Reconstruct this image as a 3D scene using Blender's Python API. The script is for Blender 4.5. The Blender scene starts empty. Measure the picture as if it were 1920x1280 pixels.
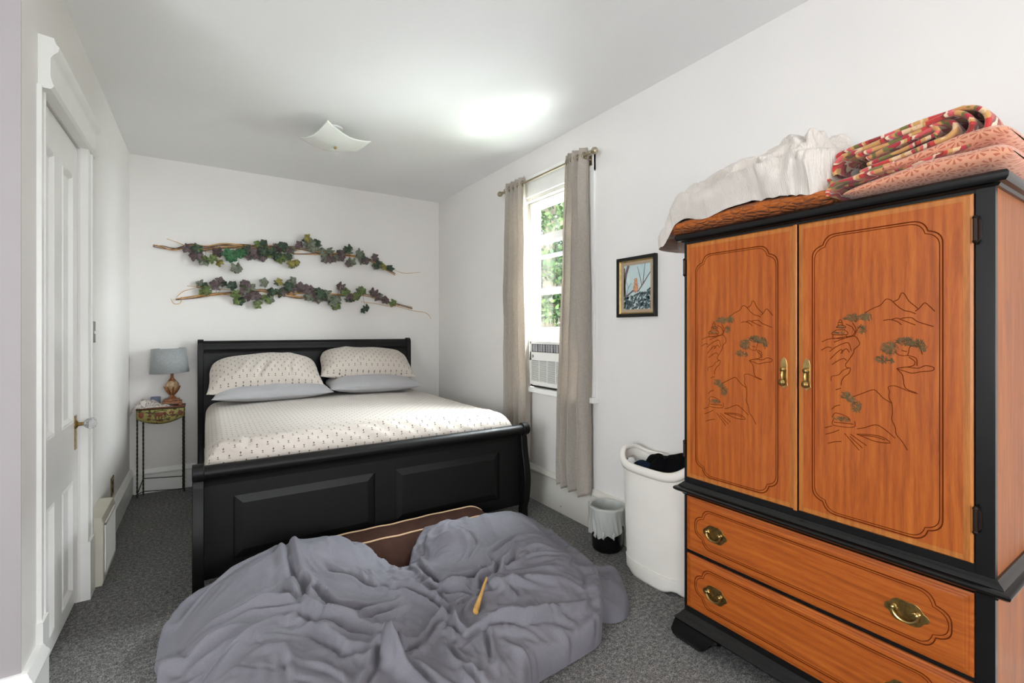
import bpy, bmesh, math, random
import numpy as np
from mathutils import Vector, Matrix, noise as mnoise

scene = bpy.context.scene
COL = scene.collection
PI = math.pi
# ---------------------------------------------------------------- camera, world, lights, exposure
cam_d = bpy.data.cameras.new('camera'); cam = bpy.data.objects.new('camera', cam_d); COL.objects.link(cam)
cam.location = (0, 0, 1.4); cam.rotation_euler = (PI/2, 0, math.radians(-32.9))
cam_d.sensor_width = 36; cam_d.lens = 888/1920*36; cam_d.shift_y = -21/1920; cam_d.clip_start = .02
scene.camera = cam
vs = scene.view_settings
vs.view_transform = 'Standard'; vs.look = 'None'; vs.gamma = 1; vs.use_curve_mapping = False
vs.exposure = 1.66
w = bpy.data.worlds.new('World'); scene.world = w; w.use_nodes = True
bg = w.node_tree.nodes['Background']; bg.inputs[0].default_value = (.88, .94, 1, 1); bg.inputs[1].default_value = 2.4
def lamp(name, kind, loc, target, energy, color=(1, 1, 1), size=1, size_y=None, portal=False):
    d = bpy.data.lights.new(name, kind); o = bpy.data.objects.new(name, d); COL.objects.link(o)
    o.location = loc; d.energy = energy; d.color = color
    o.rotation_euler = (Vector(target)-Vector(loc)).to_track_quat('-Z', 'Y').to_euler()
    if kind == 'AREA':
        d.shape = 'RECTANGLE'; d.size = size; d.size_y = size_y or size
        if portal: d.cycles.is_portal = True
    if kind == 'SUN': d.angle = size
    return o
lamp('sun', 'SUN', (-6, 0, 12), (2, 3, 0), 2.2, (1, .95, .86), .02)
lamp('window_portal', 'AREA', (2.52, 3.01, 1.9), (0, 3.01, 1.9), 1, size=.82, size_y=1.3, portal=True)
lamp('daylight_rear', 'AREA', (.9, -4.38, 1.5), (.5, 1.6, 1.2), 14, (.95, .98, 1), 2.1, 1.4)
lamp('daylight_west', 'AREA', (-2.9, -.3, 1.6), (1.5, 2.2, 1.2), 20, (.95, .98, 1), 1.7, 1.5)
lamp('ceiling_fill', 'AREA', (-.3, -1.0, 1.2), (-.1, -.3, 2.9), 2.5, (.96, .98, 1), .9, .9)  # added fill lamp, unseen, aimed up to brighten the ceiling
lamp('daylight_side', 'AREA', (2.25, -2.4, 1.6), (-.6, -.2, 2.0), 4, (.95, .98, 1), 1.0, 1.4)
lamp('sky_fill_south', 'AREA', (5.0, .7, 2.7), (2.35, 3.0, 1.85), 680, (.93, .97, 1), 3, 3)  # unseen lamp added to boost sky light on the left and back walls
lamp('sky_fill_above', 'AREA', (4.6, 3.0, 4.9), (2.35, 3.0, 1.95), 980, (.93, .97, 1), 3, 2.4)  # second added lamp above the view, sends more light down onto the bed
lamp('sunlit_ground_bounce', 'AREA', (5.25, 4.0, -.45), (1.2, 2.6, 2.9), 215, (.98, .99, 1), 4.6, .9)

XL, XR, YB, ZC = -.543, 2.303, 5.145, 2.9
YE = 2.33            # end of the left wall
# ---------------------------------------------------------------- materials
def newmat(name):
    m = bpy.data.materials.new(name); m.use_nodes = True
    nt = m.node_tree; b = nt.nodes['Principled BSDF']
    return m, nt, b
def N(nt, t, **k):
    n = nt.nodes.new(t)
    for a, v in k.items():
        if a[0] == 'i' and a[1:].isdigit(): n.inputs[int(a[1:])].default_value = v
        else: setattr(n, a, v)
    return n
def mathn(nt, op, a, b=None, c=None):
    n = nt.nodes.new('ShaderNodeMath'); n.operation = op
    for i, v in enumerate((a, b, c)):
        if v is None: continue
        if isinstance(v, (int, float)): n.inputs[i].default_value = v
        else: nt.links.new(v, n.inputs[i])
    return n.outputs[0]
def ramp(nt, fac, stops):
    r = nt.nodes.new('ShaderNodeValToRGB'); e = r.color_ramp.elements
    while len(e) < len(stops): e.new(.5)
    for i, (p, c) in enumerate(stops): e[i].position = p; e[i].color = (*c, 1)
    nt.links.new(fac, r.inputs[0]); return r.outputs[0]
def coords(nt, kind='Object', scale=(1, 1, 1), rot=(0, 0, 0)):
    tc = nt.nodes.new('ShaderNodeTexCoord'); mp = nt.nodes.new('ShaderNodeMapping')
    mp.inputs['Scale'].default_value = scale; mp.inputs['Rotation'].default_value = rot
    nt.links.new(tc.outputs[kind], mp.inputs[0]); return mp.outputs[0]
def noise(nt, vec, scale, detail=3, rough=.5, dist=0):
    n = nt.nodes.new('ShaderNodeTexNoise'); n.inputs['Scale'].default_value = scale
    n.inputs['Detail'].default_value = detail; n.inputs['Roughness'].default_value = rough
    n.inputs['Distortion'].default_value = dist
    nt.links.new(vec, n.inputs['Vector']); return n.outputs['Fac']
def bump(nt, b, h, strength=.3, dist=.01):
    n = nt.nodes.new('ShaderNodeBump'); n.inputs['Strength'].default_value = strength
    n.inputs['Distance'].default_value = dist
    nt.links.new(h, n.inputs['Height']); nt.links.new(n.outputs[0], b.inputs['Normal'])
def srgb(r, g, b):
    f = lambda c: (c/255/12.92) if c/255 <= .04045 else ((c/255+.055)/1.055)**2.4
    return (f(r), f(g), f(b))
def plain(name, rgb, rough=.5, metal=0, var=.06, nscale=6, bumpn=None, spec=.5, sheen=0, coat=0):
    m, nt, b = newmat(name)
    c = srgb(*rgb); v = coords(nt)
    f = noise(nt, v, nscale, 4)
    lo = tuple(x*(1-var*1.5) for x in c); hi = tuple(min(1, x*(1+var)) for x in c)
    nt.links.new(ramp(nt, f, [(.3, lo), (.7, hi)]), b.inputs['Base Color'])
    b.inputs['Roughness'].default_value = rough; b.inputs['Metallic'].default_value = metal
    b.inputs['Specular IOR Level'].default_value = spec
    if sheen: b.inputs['Sheen Weight'].default_value = sheen
    if coat: b.inputs['Coat Weight'].default_value = coat; b.inputs['Coat Roughness'].default_value = .15
    if bumpn: bump(nt, b, noise(nt, v, bumpn[0], 4), bumpn[1], bumpn[2])
    return m
M = {}
M['wall'] = plain('wall_paint', (233, 229, 225), .62, var=.015, nscale=2, bumpn=(18, .12, .01))
M['entry'] = plain('shaded_entry_paint', (158, 151, 152), .7, var=.015)  # wall colour darkened to carry the shade on the entry wall
M['ceil'] = plain('ceiling_paint', (242, 241, 240), .8, var=.01, nscale=1.5, bumpn=(6, .15, .01))
M['trim'] = plain('trim_gloss_paint', (242, 241, 237), .32, var=.02, nscale=4, bumpn=(25, .12, .004))
M['white_plastic'] = plain('white_plastic', (240, 239, 234), .38, var=.02)
M['hamper'] = plain('hamper_plastic', (242, 237, 228), .42, var=.02, bumpn=(4, .1, .004))
M['storm'] = plain('lavender_grey_paint', (168, 158, 172), .5)
M['grille'] = plain('register_paint', (205, 200, 184), .5, var=.05)
M['black_wood'] = plain('black_painted_wood', (10, 9, 8), .45, spec=.3, var=.15, nscale=8, bumpn=(60, .06, .003))
M['lacquer'] = plain('black_lacquer', (13, 12, 12), .24, spec=.45, var=.2, nscale=6, bumpn=(40, .05, .003))
M['dark'] = plain('gap_shade', (14, 13, 12), .8)
M['brass'] = plain('brass', (196, 168, 108), .28, 1, var=.15, nscale=30)
M['old_brass'] = plain('antique_brass', (150, 122, 72), .34, 1, var=.3, nscale=60)
M['iron'] = plain('oxidised_iron', (72, 66, 50), .55, .7, var=.3, nscale=60)
M['hinge'] = plain('dark_hinge', (58, 44, 38), .4, .8, var=.2)
M['rod'] = plain('brushed_rod', (176, 164, 140), .35, 1)
M['navy'] = plain('navy_cloth', (24, 34, 50), 1, var=.2, nscale=40, spec=.1, bumpn=(300, .3, .002))
M['blackcloth'] = plain('black_cloth', (11, 11, 13), 1, var=.2, nscale=40, spec=.1, bumpn=(300, .3, .002))
M['graypillow'] = plain('grey_pillowcase', (172, 170, 172), .9, var=.03, bumpn=(9, .3, .02), sheen=.2)
M['brown_suede'] = plain('brown_suede', (60, 40, 33), 1, var=.12, nscale=14, spec=.1, bumpn=(200, .3, .002))
M['piping'] = plain('tan_piping', (196, 162, 128), .8)
M['bone'] = plain('yellowed_horn', (214, 166, 92), .45, var=.15, nscale=30)
M['cup'] = plain('blue_glaze', (118, 128, 150), .4)
M['amber'] = plain('amber_carved_wood', (150, 92, 48), .38, var=.45, nscale=40, bumpn=(60, .5, .004))
M['liner'] = None
M['bark'] = plain('bark', (112, 98, 84), .9, var=.3, nscale=9, bumpn=(20, .6, .03))
M['lawn'] = plain('lawn', (96, 118, 60), .95, var=.25, nscale=8)
M['twig_tan'] = plain('tan_twig', (206, 158, 96), .7, var=.15, nscale=30)
M['twig_brown'] = plain('brown_twig', (108, 78, 58), .7, var=.2, nscale=30)
for k, c in dict(leaf_E=(52, 104, 62), leaf_D=(50, 70, 48), leaf_P=(96, 80, 80), leaf_S=(112, 118, 100), leaf_G=(100, 116, 62), leaf_Y=(140, 130, 60)).items():
    M[k] = plain(k.replace('_', '_tone_').lower(), c, .55, var=.35, nscale=45)
for k, c in dict(tree1=(50, 76, 34), tree2=(26, 48, 22), tree3=(84, 110, 50)).items():
    M[k] = plain('foliage_'+k, c, .6, var=.2, nscale=3)
    nt = M[k].node_tree
M['stucco'] = plain('pale_stucco', (206, 200, 188), .9)
M['ducttape'] = plain('grey_foam', (70, 68, 66), .9)

def carpet():
    m, nt, b = newmat('charcoal_carpet'); v = coords(nt)
    n1 = noise(nt, v, 190, 2, .7); n2 = noise(nt, v, 2.0, 3); n3 = noise(nt, v, 55, 3, .7)
    f = mathn(nt, 'ADD', mathn(nt, 'MULTIPLY', n1, .6), mathn(nt, 'MULTIPLY', n3, .4))
    c = ramp(nt, f, [(.36, srgb(62, 62, 62)), (.5, srgb(116, 115, 114)), (.64, srgb(184, 181, 175))])
    mx = N(nt, 'ShaderNodeMixRGB', blend_type='MULTIPLY'); mx.inputs[0].default_value = 1
    nt.links.new(c, mx.inputs[1]); nt.links.new(ramp(nt, n2, [(.3, (.86, .86, .86)), (.7, (1, 1, 1))]), mx.inputs[2])
    nt.links.new(mx.outputs[0], b.inputs['Base Color']); b.inputs['Roughness'].default_value = 1
    b.inputs['Specular IOR Level'].default_value = .1
    bump(nt, b, f, .8, .006); return m
M['carpet'] = carpet()
def wood(name, lo, mid, hi, axis, rough=.3, fine=1.0):
    m, nt, b = newmat(name)
    s = {'z': (16, 16, 1.1), 'y': (16, 1.1, 16), 'x': (1.1, 16, 16)}[axis]
    v = coords(nt, scale=s)
    n1 = noise(nt, v, 2.2, 5, .65, 1.2); n2 = noise(nt, v, 16*fine, 3, .6, .3)
    s2 = {'z': (3.5, 3.5, .55), 'y': (3.5, .55, 3.5), 'x': (.55, 3.5, 3.5)}[axis]
    wv = N(nt, 'ShaderNodeTexWave', wave_type='BANDS', bands_direction='Y' if axis == 'z' else 'Z')
    wv.inputs['Scale'].default_value = 3.2; wv.inputs['Distortion'].default_value = 9; wv.inputs['Detail'].default_value = 3
    wv.inputs['Detail Scale'].default_value = .8
    nt.links.new(coords(nt, scale=s2), wv.inputs[0])
    f = mathn(nt, 'ADD', mathn(nt, 'MULTIPLY', n1, .60), mathn(nt, 'ADD', mathn(nt, 'MULTIPLY', n2, .30), mathn(nt, 'MULTIPLY', wv.outputs[1], .10)))
    nt.links.new(ramp(nt, f, [(.3, lo), (.5, mid), (.72, hi)]), b.inputs['Base Color'])
    b.inputs['Roughness'].default_value = rough
    b.inputs['Coat Weight'].default_value = .12; b.inputs['Coat Roughness'].default_value = .2; b.inputs['Specular IOR Level'].default_value = .4
    bump(nt, b, n2, .08, .002); return m
W3 = (srgb(138, 64, 18), srgb(172, 86, 28), srgb(194, 108, 40))
M['wood_v'] = wood('orange_teak_upright', *W3, 'z')
M['wood_h'] = wood('orange_teak_lengthwise', *W3, 'y')
M['wood_edge'] = wood('golden_edge_strip', srgb(146, 82, 30), srgb(178, 106, 44), srgb(196, 126, 58), 'z', .35)
M['wood_side'] = wood('veneer_side', srgb(134, 66, 16), srgb(164, 88, 26), srgb(186, 108, 38), 'z', .45)
M['carve'] = plain('carved_line_stain', (98, 42, 18), 1, spec=0)
M['carve_green'] = plain('carved_green_stain', (104, 92, 66), 1, spec=0, var=.3, nscale=60)

def fabric(name, rgb, var=.08, weave=900, rough=.95, sheen=.25, slub=False, wr=0):
    m, nt, b = newmat(name); c = srgb(*rgb)
    v = coords(nt)
    if slub:
        v1 = coords(nt, scale=(1, 1, 12)); v2 = coords(nt, scale=(6, 6, 1))
        f = mathn(nt, 'ADD', mathn(nt, 'MULTIPLY', noise(nt, coords(nt, scale=(8, 8, 60)), 6, 3), .5), mathn(nt, 'MULTIPLY', noise(nt, coords(nt, scale=(60, 60, 6)), 6, 3), .5))
    else:
        f = mathn(nt, 'ADD', mathn(nt, 'MULTIPLY', noise(nt, v, 5, 4), .5), mathn(nt, 'MULTIPLY', noise(nt, v, weave/3, 2), .5))
    lo = tuple(x*(1-var*2) for x in c); hi = tuple(min(1, x*(1+var*2)) for x in c)
    nt.links.new(ramp(nt, f, [(.3, lo), (.7, hi)]), b.inputs['Base Color'])
    b.inputs['Roughness'].default_value = rough; b.inputs['Sheen Weight'].default_value = sheen
    b.inputs['Specular IOR Level'].default_value = .2
    if wr:
        n1 = noise(nt, v, 11, 6, .62, 1.6)
        h = mathn(nt, 'ADD', mathn(nt, 'ABSOLUTE', mathn(nt, 'SUBTRACT', n1, .5)), mathn(nt, 'MULTIPLY', f, .04))
        bump(nt, b, h, wr, .03)
    else: bump(nt, b, f, .25, .002)
    return m, nt, b
M['duvet'] = fabric('slate_blue_cotton', (119, 117, 124), .08, sheen=0, wr=.14)[0]
M['curtain'], nt, b = fabric('taupe_linen', (204, 195, 184), .14, slub=True)
tr = N(nt, 'ShaderNodeBsdfTranslucent'); tr.inputs[0].default_value = (*srgb(190, 180, 168), 1)
mx = N(nt, 'ShaderNodeMixShader'); mx.inputs[0].default_value = .38
nt.links.new(b.outputs[0], mx.inputs[1]); nt.links.new(tr.outputs[0], mx.inputs[2])
nt.links.new(mx.outputs[0], nt.nodes['Material Output'].inputs[0])
M['shade'] = fabric('grey_linen_shade', (152, 155, 155), .12, slub=True)[0]
M['muslin'], nt, b = fabric('white_muslin', (218, 209, 200), .02, sheen=.2)
wvn = N(nt, 'ShaderNodeTexWave', wave_type='BANDS', bands_direction='Y'); wvn.inputs['Scale'].default_value = 60
wvn.inputs['Distortion'].default_value = 3; wvn.inputs['Detail'].default_value = 2
nt.links.new(coords(nt), wvn.inputs[0]); bump(nt, b, mathn(nt, 'ADD', mathn(nt, 'MULTIPLY', wvn.outputs[1], .25), noise(nt, coords(nt), 28, 4, .6, 1.2)), .5, .008)
M['quilt'], nt, b = fabric('rust_quilt', (186, 100, 44), .06, sheen=.1)
vo = N(nt, 'ShaderNodeTexVoronoi', feature='DISTANCE_TO_EDGE'); vo.inputs['Scale'].default_value = 1
nt.links.new(coords(nt, 'Object', (28, 28, 60)), vo.inputs['Vector'])
vf = mathn(nt, 'MINIMUM', vo.outputs['Distance'], .25)
bump(nt, b, vf, .9, .03)

def sheet_mat():
    m, nt, b = newmat('printed_cotton_sheet')
    uv = N(nt, 'ShaderNodeTexCoord').outputs['UV']
    sp = N(nt, 'ShaderNodeSeparateXYZ'); nt.links.new(uv, sp.inputs[0])
    u = mathn(nt, 'DIVIDE', sp.outputs[0], .054); v = mathn(nt, 'DIVIDE', sp.outputs[1], .036)
    row = mathn(nt, 'FLOOR', v)
    off = mathn(nt, 'MULTIPLY', mathn(nt, 'MODULO', mathn(nt, 'ABSOLUTE', row), 2), .5)
    fu = mathn(nt, 'MULTIPLY', mathn(nt, 'SUBTRACT', mathn(nt, 'FRACT', mathn(nt, 'ADD', u, off)), .5), 5.4)   # cm
    fv = mathn(nt, 'MULTIPLY', mathn(nt, 'SUBTRACT', mathn(nt, 'FRACT', v), .5), 3.6)
    def dist(cx, cy, sx=1, sy=1):
        a = mathn(nt, 'MULTIPLY', mathn(nt, 'SUBTRACT', fu, cx), 1/sx); c = mathn(nt, 'MULTIPLY', mathn(nt, 'SUBTRACT', fv, cy), 1/sy)
        return mathn(nt, 'SQRT', mathn(nt, 'ADD', mathn(nt, 'MULTIPLY', a, a), mathn(nt, 'MULTIPLY', c, c)))
    d1 = mathn(nt, 'LESS_THAN', dist(0, .55, .42, .36), 1)
    d2 = mathn(nt, 'LESS_THAN', dist(0, -.1, .09, .6), 1)
    d3 = mathn(nt, 'LESS_THAN', dist(-.3, -.6, .34, .17), 1)
    d4 = mathn(nt, 'LESS_THAN', dist(.3, -.6, .34, .17), 1)
    red = mathn(nt, 'LESS_THAN', dist(0, .62, .2, .18), 1)
    f = mathn(nt, 'MAXIMUM', mathn(nt, 'MAXIMUM', d1, d2), mathn(nt, 'MAXIMUM', d3, d4))
    mx = N(nt, 'ShaderNodeMixRGB'); nt.links.new(mathn(nt, 'MULTIPLY', f, .9), mx.inputs[0])
    mx.inputs[1].default_value = (*srgb(202, 192, 182), 1)
    m2 = N(nt, 'ShaderNodeMixRGB'); nt.links.new(red, m2.inputs[0])
    m2.inputs[1].default_value = (*srgb(62, 52, 60), 1); m2.inputs[2].default_value = (*srgb(110, 40, 52), 1)
    nt.links.new(m2.outputs[0], mx.inputs[2]); nt.links.new(mx.outputs[0], b.inputs['Base Color'])
    b.inputs['Roughness'].default_value = .9; b.inputs['Sheen Weight'].default_value = .2; b.inputs['Specular IOR Level'].default_value = .2
    n1 = noise(nt, coords(nt), 9, 5, .6, 1.2)
    bump(nt, b, mathn(nt, 'ABSOLUTE', mathn(nt, 'SUBTRACT', n1, .5)), .25, .03)
    return m
M['sheet'] = sheet_mat()
def floral_mat():
    m, nt, b = newmat('peach_floral_cotton')
    uv = N(nt, 'ShaderNodeTexCoord').outputs['UV']
    sp = N(nt, 'ShaderNodeSeparateXYZ'); nt.links.new(uv, sp.inputs[0])
    u = mathn(nt, 'DIVIDE', sp.outputs[0], .048); v = mathn(nt, 'DIVIDE', sp.outputs[1], .043)
    off = mathn(nt, 'MULTIPLY', mathn(nt, 'MODULO', mathn(nt, 'ABSOLUTE', mathn(nt, 'FLOOR', v)), 2), .5)
    fu = mathn(nt, 'SUBTRACT', mathn(nt, 'FRACT', mathn(nt, 'ADD', u, off)), .5)
    fv = mathn(nt, 'SUBTRACT', mathn(nt, 'FRACT', v), .5)
    r = mathn(nt, 'SQRT', mathn(nt, 'ADD', mathn(nt, 'MULTIPLY', fu, fu), mathn(nt, 'MULTIPLY', fv, fv)))
    th = mathn(nt, 'ARCTAN2', fv, fu)
    pet = mathn(nt, 'GREATER_THAN', mathn(nt, 'COSINE', mathn(nt, 'MULTIPLY', th, 8)), .25)
    ring = mathn(nt, 'MULTIPLY', mathn(nt, 'GREATER_THAN', r, .14), mathn(nt, 'LESS_THAN', r, .46))
    mx = N(nt, 'ShaderNodeMixRGB'); nt.links.new(mathn(nt, 'MULTIPLY', mathn(nt, 'MULTIPLY', pet, ring), .85), mx.inputs[0])
    mx.inputs[1].default_value = (*srgb(216, 152, 122), 1); mx.inputs[2].default_value = (*srgb(176, 86, 60), 1)
    nt.links.new(mx.outputs[0], b.inputs['Base Color']); b.inputs['Roughness'].default_value = .95
    b.inputs['Sheen Weight'].default_value = .3
    bump(nt, b, noise(nt, coords(nt), 60, 3), .3, .004); return m
M['floral'] = floral_mat()
def kilim_mat():
    m, nt, b = newmat('red_ochre_patterned_weave')
    uv = N(nt, 'ShaderNodeTexCoord').outputs['UV']
    mp = N(nt, 'ShaderNodeMapping'); mp.inputs['Scale'].default_value = (1, 1, 1); nt.links.new(uv, mp.inputs[0])
    n = noise(nt, mp.outputs[0], 11, 2, .5, .4)
    sp = N(nt, 'ShaderNodeSeparateXYZ'); nt.links.new(uv, sp.inputs[0])
    wv = mathn(nt, 'FRACT', mathn(nt, 'ADD', mathn(nt, 'MULTIPLY', sp.outputs[0], 7), mathn(nt, 'MULTIPLY', n, 1.6)))
    r = N(nt, 'ShaderNodeValToRGB'); r.color_ramp.interpolation = 'CONSTANT'
    cols = [(0, (196, 62, 58)), (.14, (206, 156, 96)), (.28, (226, 190, 150)), (.38, (178, 54, 66)), (.5, (120, 112, 62)), (.6, (206, 150, 92)), (.72, (214, 96, 96)), (.84, (232, 210, 180)), (.92, (146, 50, 46))]
    e = r.color_ramp.elements
    while len(e) < len(cols): e.new(.5)
    for i, (p, c) in enumerate(cols): e[i].position = p; e[i].color = (*srgb(*c), 1)
    nt.links.new(wv, r.inputs[0]); nt.links.new(r.outputs[0], b.inputs['Base Color'])
    b.inputs['Roughness'].default_value = 1; b.inputs['Sheen Weight'].default_value = .3
    bump(nt, b, noise(nt, coords(nt), 260, 2), .5, .003); return m
M['kilim'] = kilim_mat()
def towel_mat():
    m, nt, b = newmat('grey_striped_cloth')
    n = noise(nt, coords(nt), 22, 2, .5, 1.5)
    nt.links.new(ramp(nt, n, [(.44, srgb(214, 206, 198)), (.5, srgb(120, 104, 108)), (.56, srgb(206, 200, 192))]), b.inputs['Base Color'])
    b.inputs['Roughness'].default_value = .95; return m
M['towel'] = towel_mat()
def emboss_mat():
    m, nt, b = newmat('embossed_green_gold_metal')
    v = coords(nt); n = noise(nt, v, 26, 3, .5, 1); n2 = noise(nt, v, 60, 2)
    nt.links.new(ramp(nt, n, [(.35, srgb(66, 60, 34)), (.5, srgb(140, 134, 74)), (.62, srgb(152, 140, 84)), (.7, srgb(130, 70, 40))]), b.inputs['Base Color'])
    b.inputs['Metallic'].default_value = .4; b.inputs['Roughness'].default_value = .45
    bump(nt, b, n, .6, .01); return m
M['emboss'] = emboss_mat()
M['rust_paint'] = plain('rust_brown_paint', (120, 62, 38), .5, .3, var=.2, nscale=50)
def glassy(name, tint, gloss=.08):
    m, nt, b = newmat(name)
    t = N(nt, 'ShaderNodeBsdfTransparent'); t.inputs[0].default_value = (*tint, 1)
    g = N(nt, 'ShaderNodeBsdfGlossy'); g.inputs[1].default_value = .02
    mx = N(nt, 'ShaderNodeMixShader'); mx.inputs[0].default_value = gloss
    nt.links.new(t.outputs[0], mx.inputs[1]); nt.links.new(g.outputs[0], mx.inputs[2])
    nt.links.new(mx.outputs[0], nt.nodes['Material Output'].inputs[0]); return m
M['glass'] = glassy('window_glass', (.96, .98, .98), .05)
def real_glass():
    m, nt, b = newmat('clear_glass'); b.inputs['Transmission Weight'].default_value = .85
    b.inputs['Roughness'].default_value = .05; b.inputs['Base Color'].default_value = (.95, .96, .97, 1); return m
M['knobglass'] = real_glass()
def frosted():
    m, nt, b = newmat('frosted_white_glass'); b.inputs['Base Color'].default_value = (*srgb(236, 236, 230), 1)
    b.inputs['Roughness'].default_value = .18; b.inputs['Transmission Weight'].default_value = 0
    b.inputs['Subsurface Weight'].default_value = .2; return m
M['frost'] = frosted()
def liner():
    m, nt, b = newmat('translucent_bin_liner')
    b.inputs['Base Color'].default_value = (*srgb(226, 228, 222), 1); b.inputs['Roughness'].default_value = .3
    t = N(nt, 'ShaderNodeBsdfTranslucent'); t.inputs[0].default_value = (.85, .87, .84, 1)
    tp = N(nt, 'ShaderNodeBsdfTransparent')
    mx = N(nt, 'ShaderNodeMixShader'); mx.inputs[0].default_value = .35
    m2 = N(nt, 'ShaderNodeMixShader'); m2.inputs[0].default_value = .15
    nt.links.new(b.outputs[0], mx.inputs[1]); nt.links.new(t.outputs[0], mx.inputs[2])
    nt.links.new(mx.outputs[0], m2.inputs[1]); nt.links.new(tp.outputs[0], m2.inputs[2])
    nt.links.new(m2.outputs[0], nt.nodes['Material Output'].inputs[0])
    bump(nt, b, noise(nt, coords(nt), 30, 4, .6, 1), .5, .01); return m
M['liner'] = liner()
def chipped(name, base, chip, thr, scale):
    m, nt, b = newmat(name); v = coords(nt)
    f = noise(nt, v, scale, 4, .65)
    nt.links.new(ramp(nt, f, [(thr, srgb(*base)), (thr+.01, srgb(*chip))]), b.inputs['Base Color'])
    b.inputs['Roughness'].default_value = .4; bump(nt, b, f, .2, .003); return m
M['chipped'] = chipped('chipped_window_paint', (226, 222, 214), (150, 120, 96), .68, 24)
M['scuffed'] = chipped('scuffed_baseboard_paint', (224, 220, 210), (150, 138, 122), .70, 16)

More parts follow.
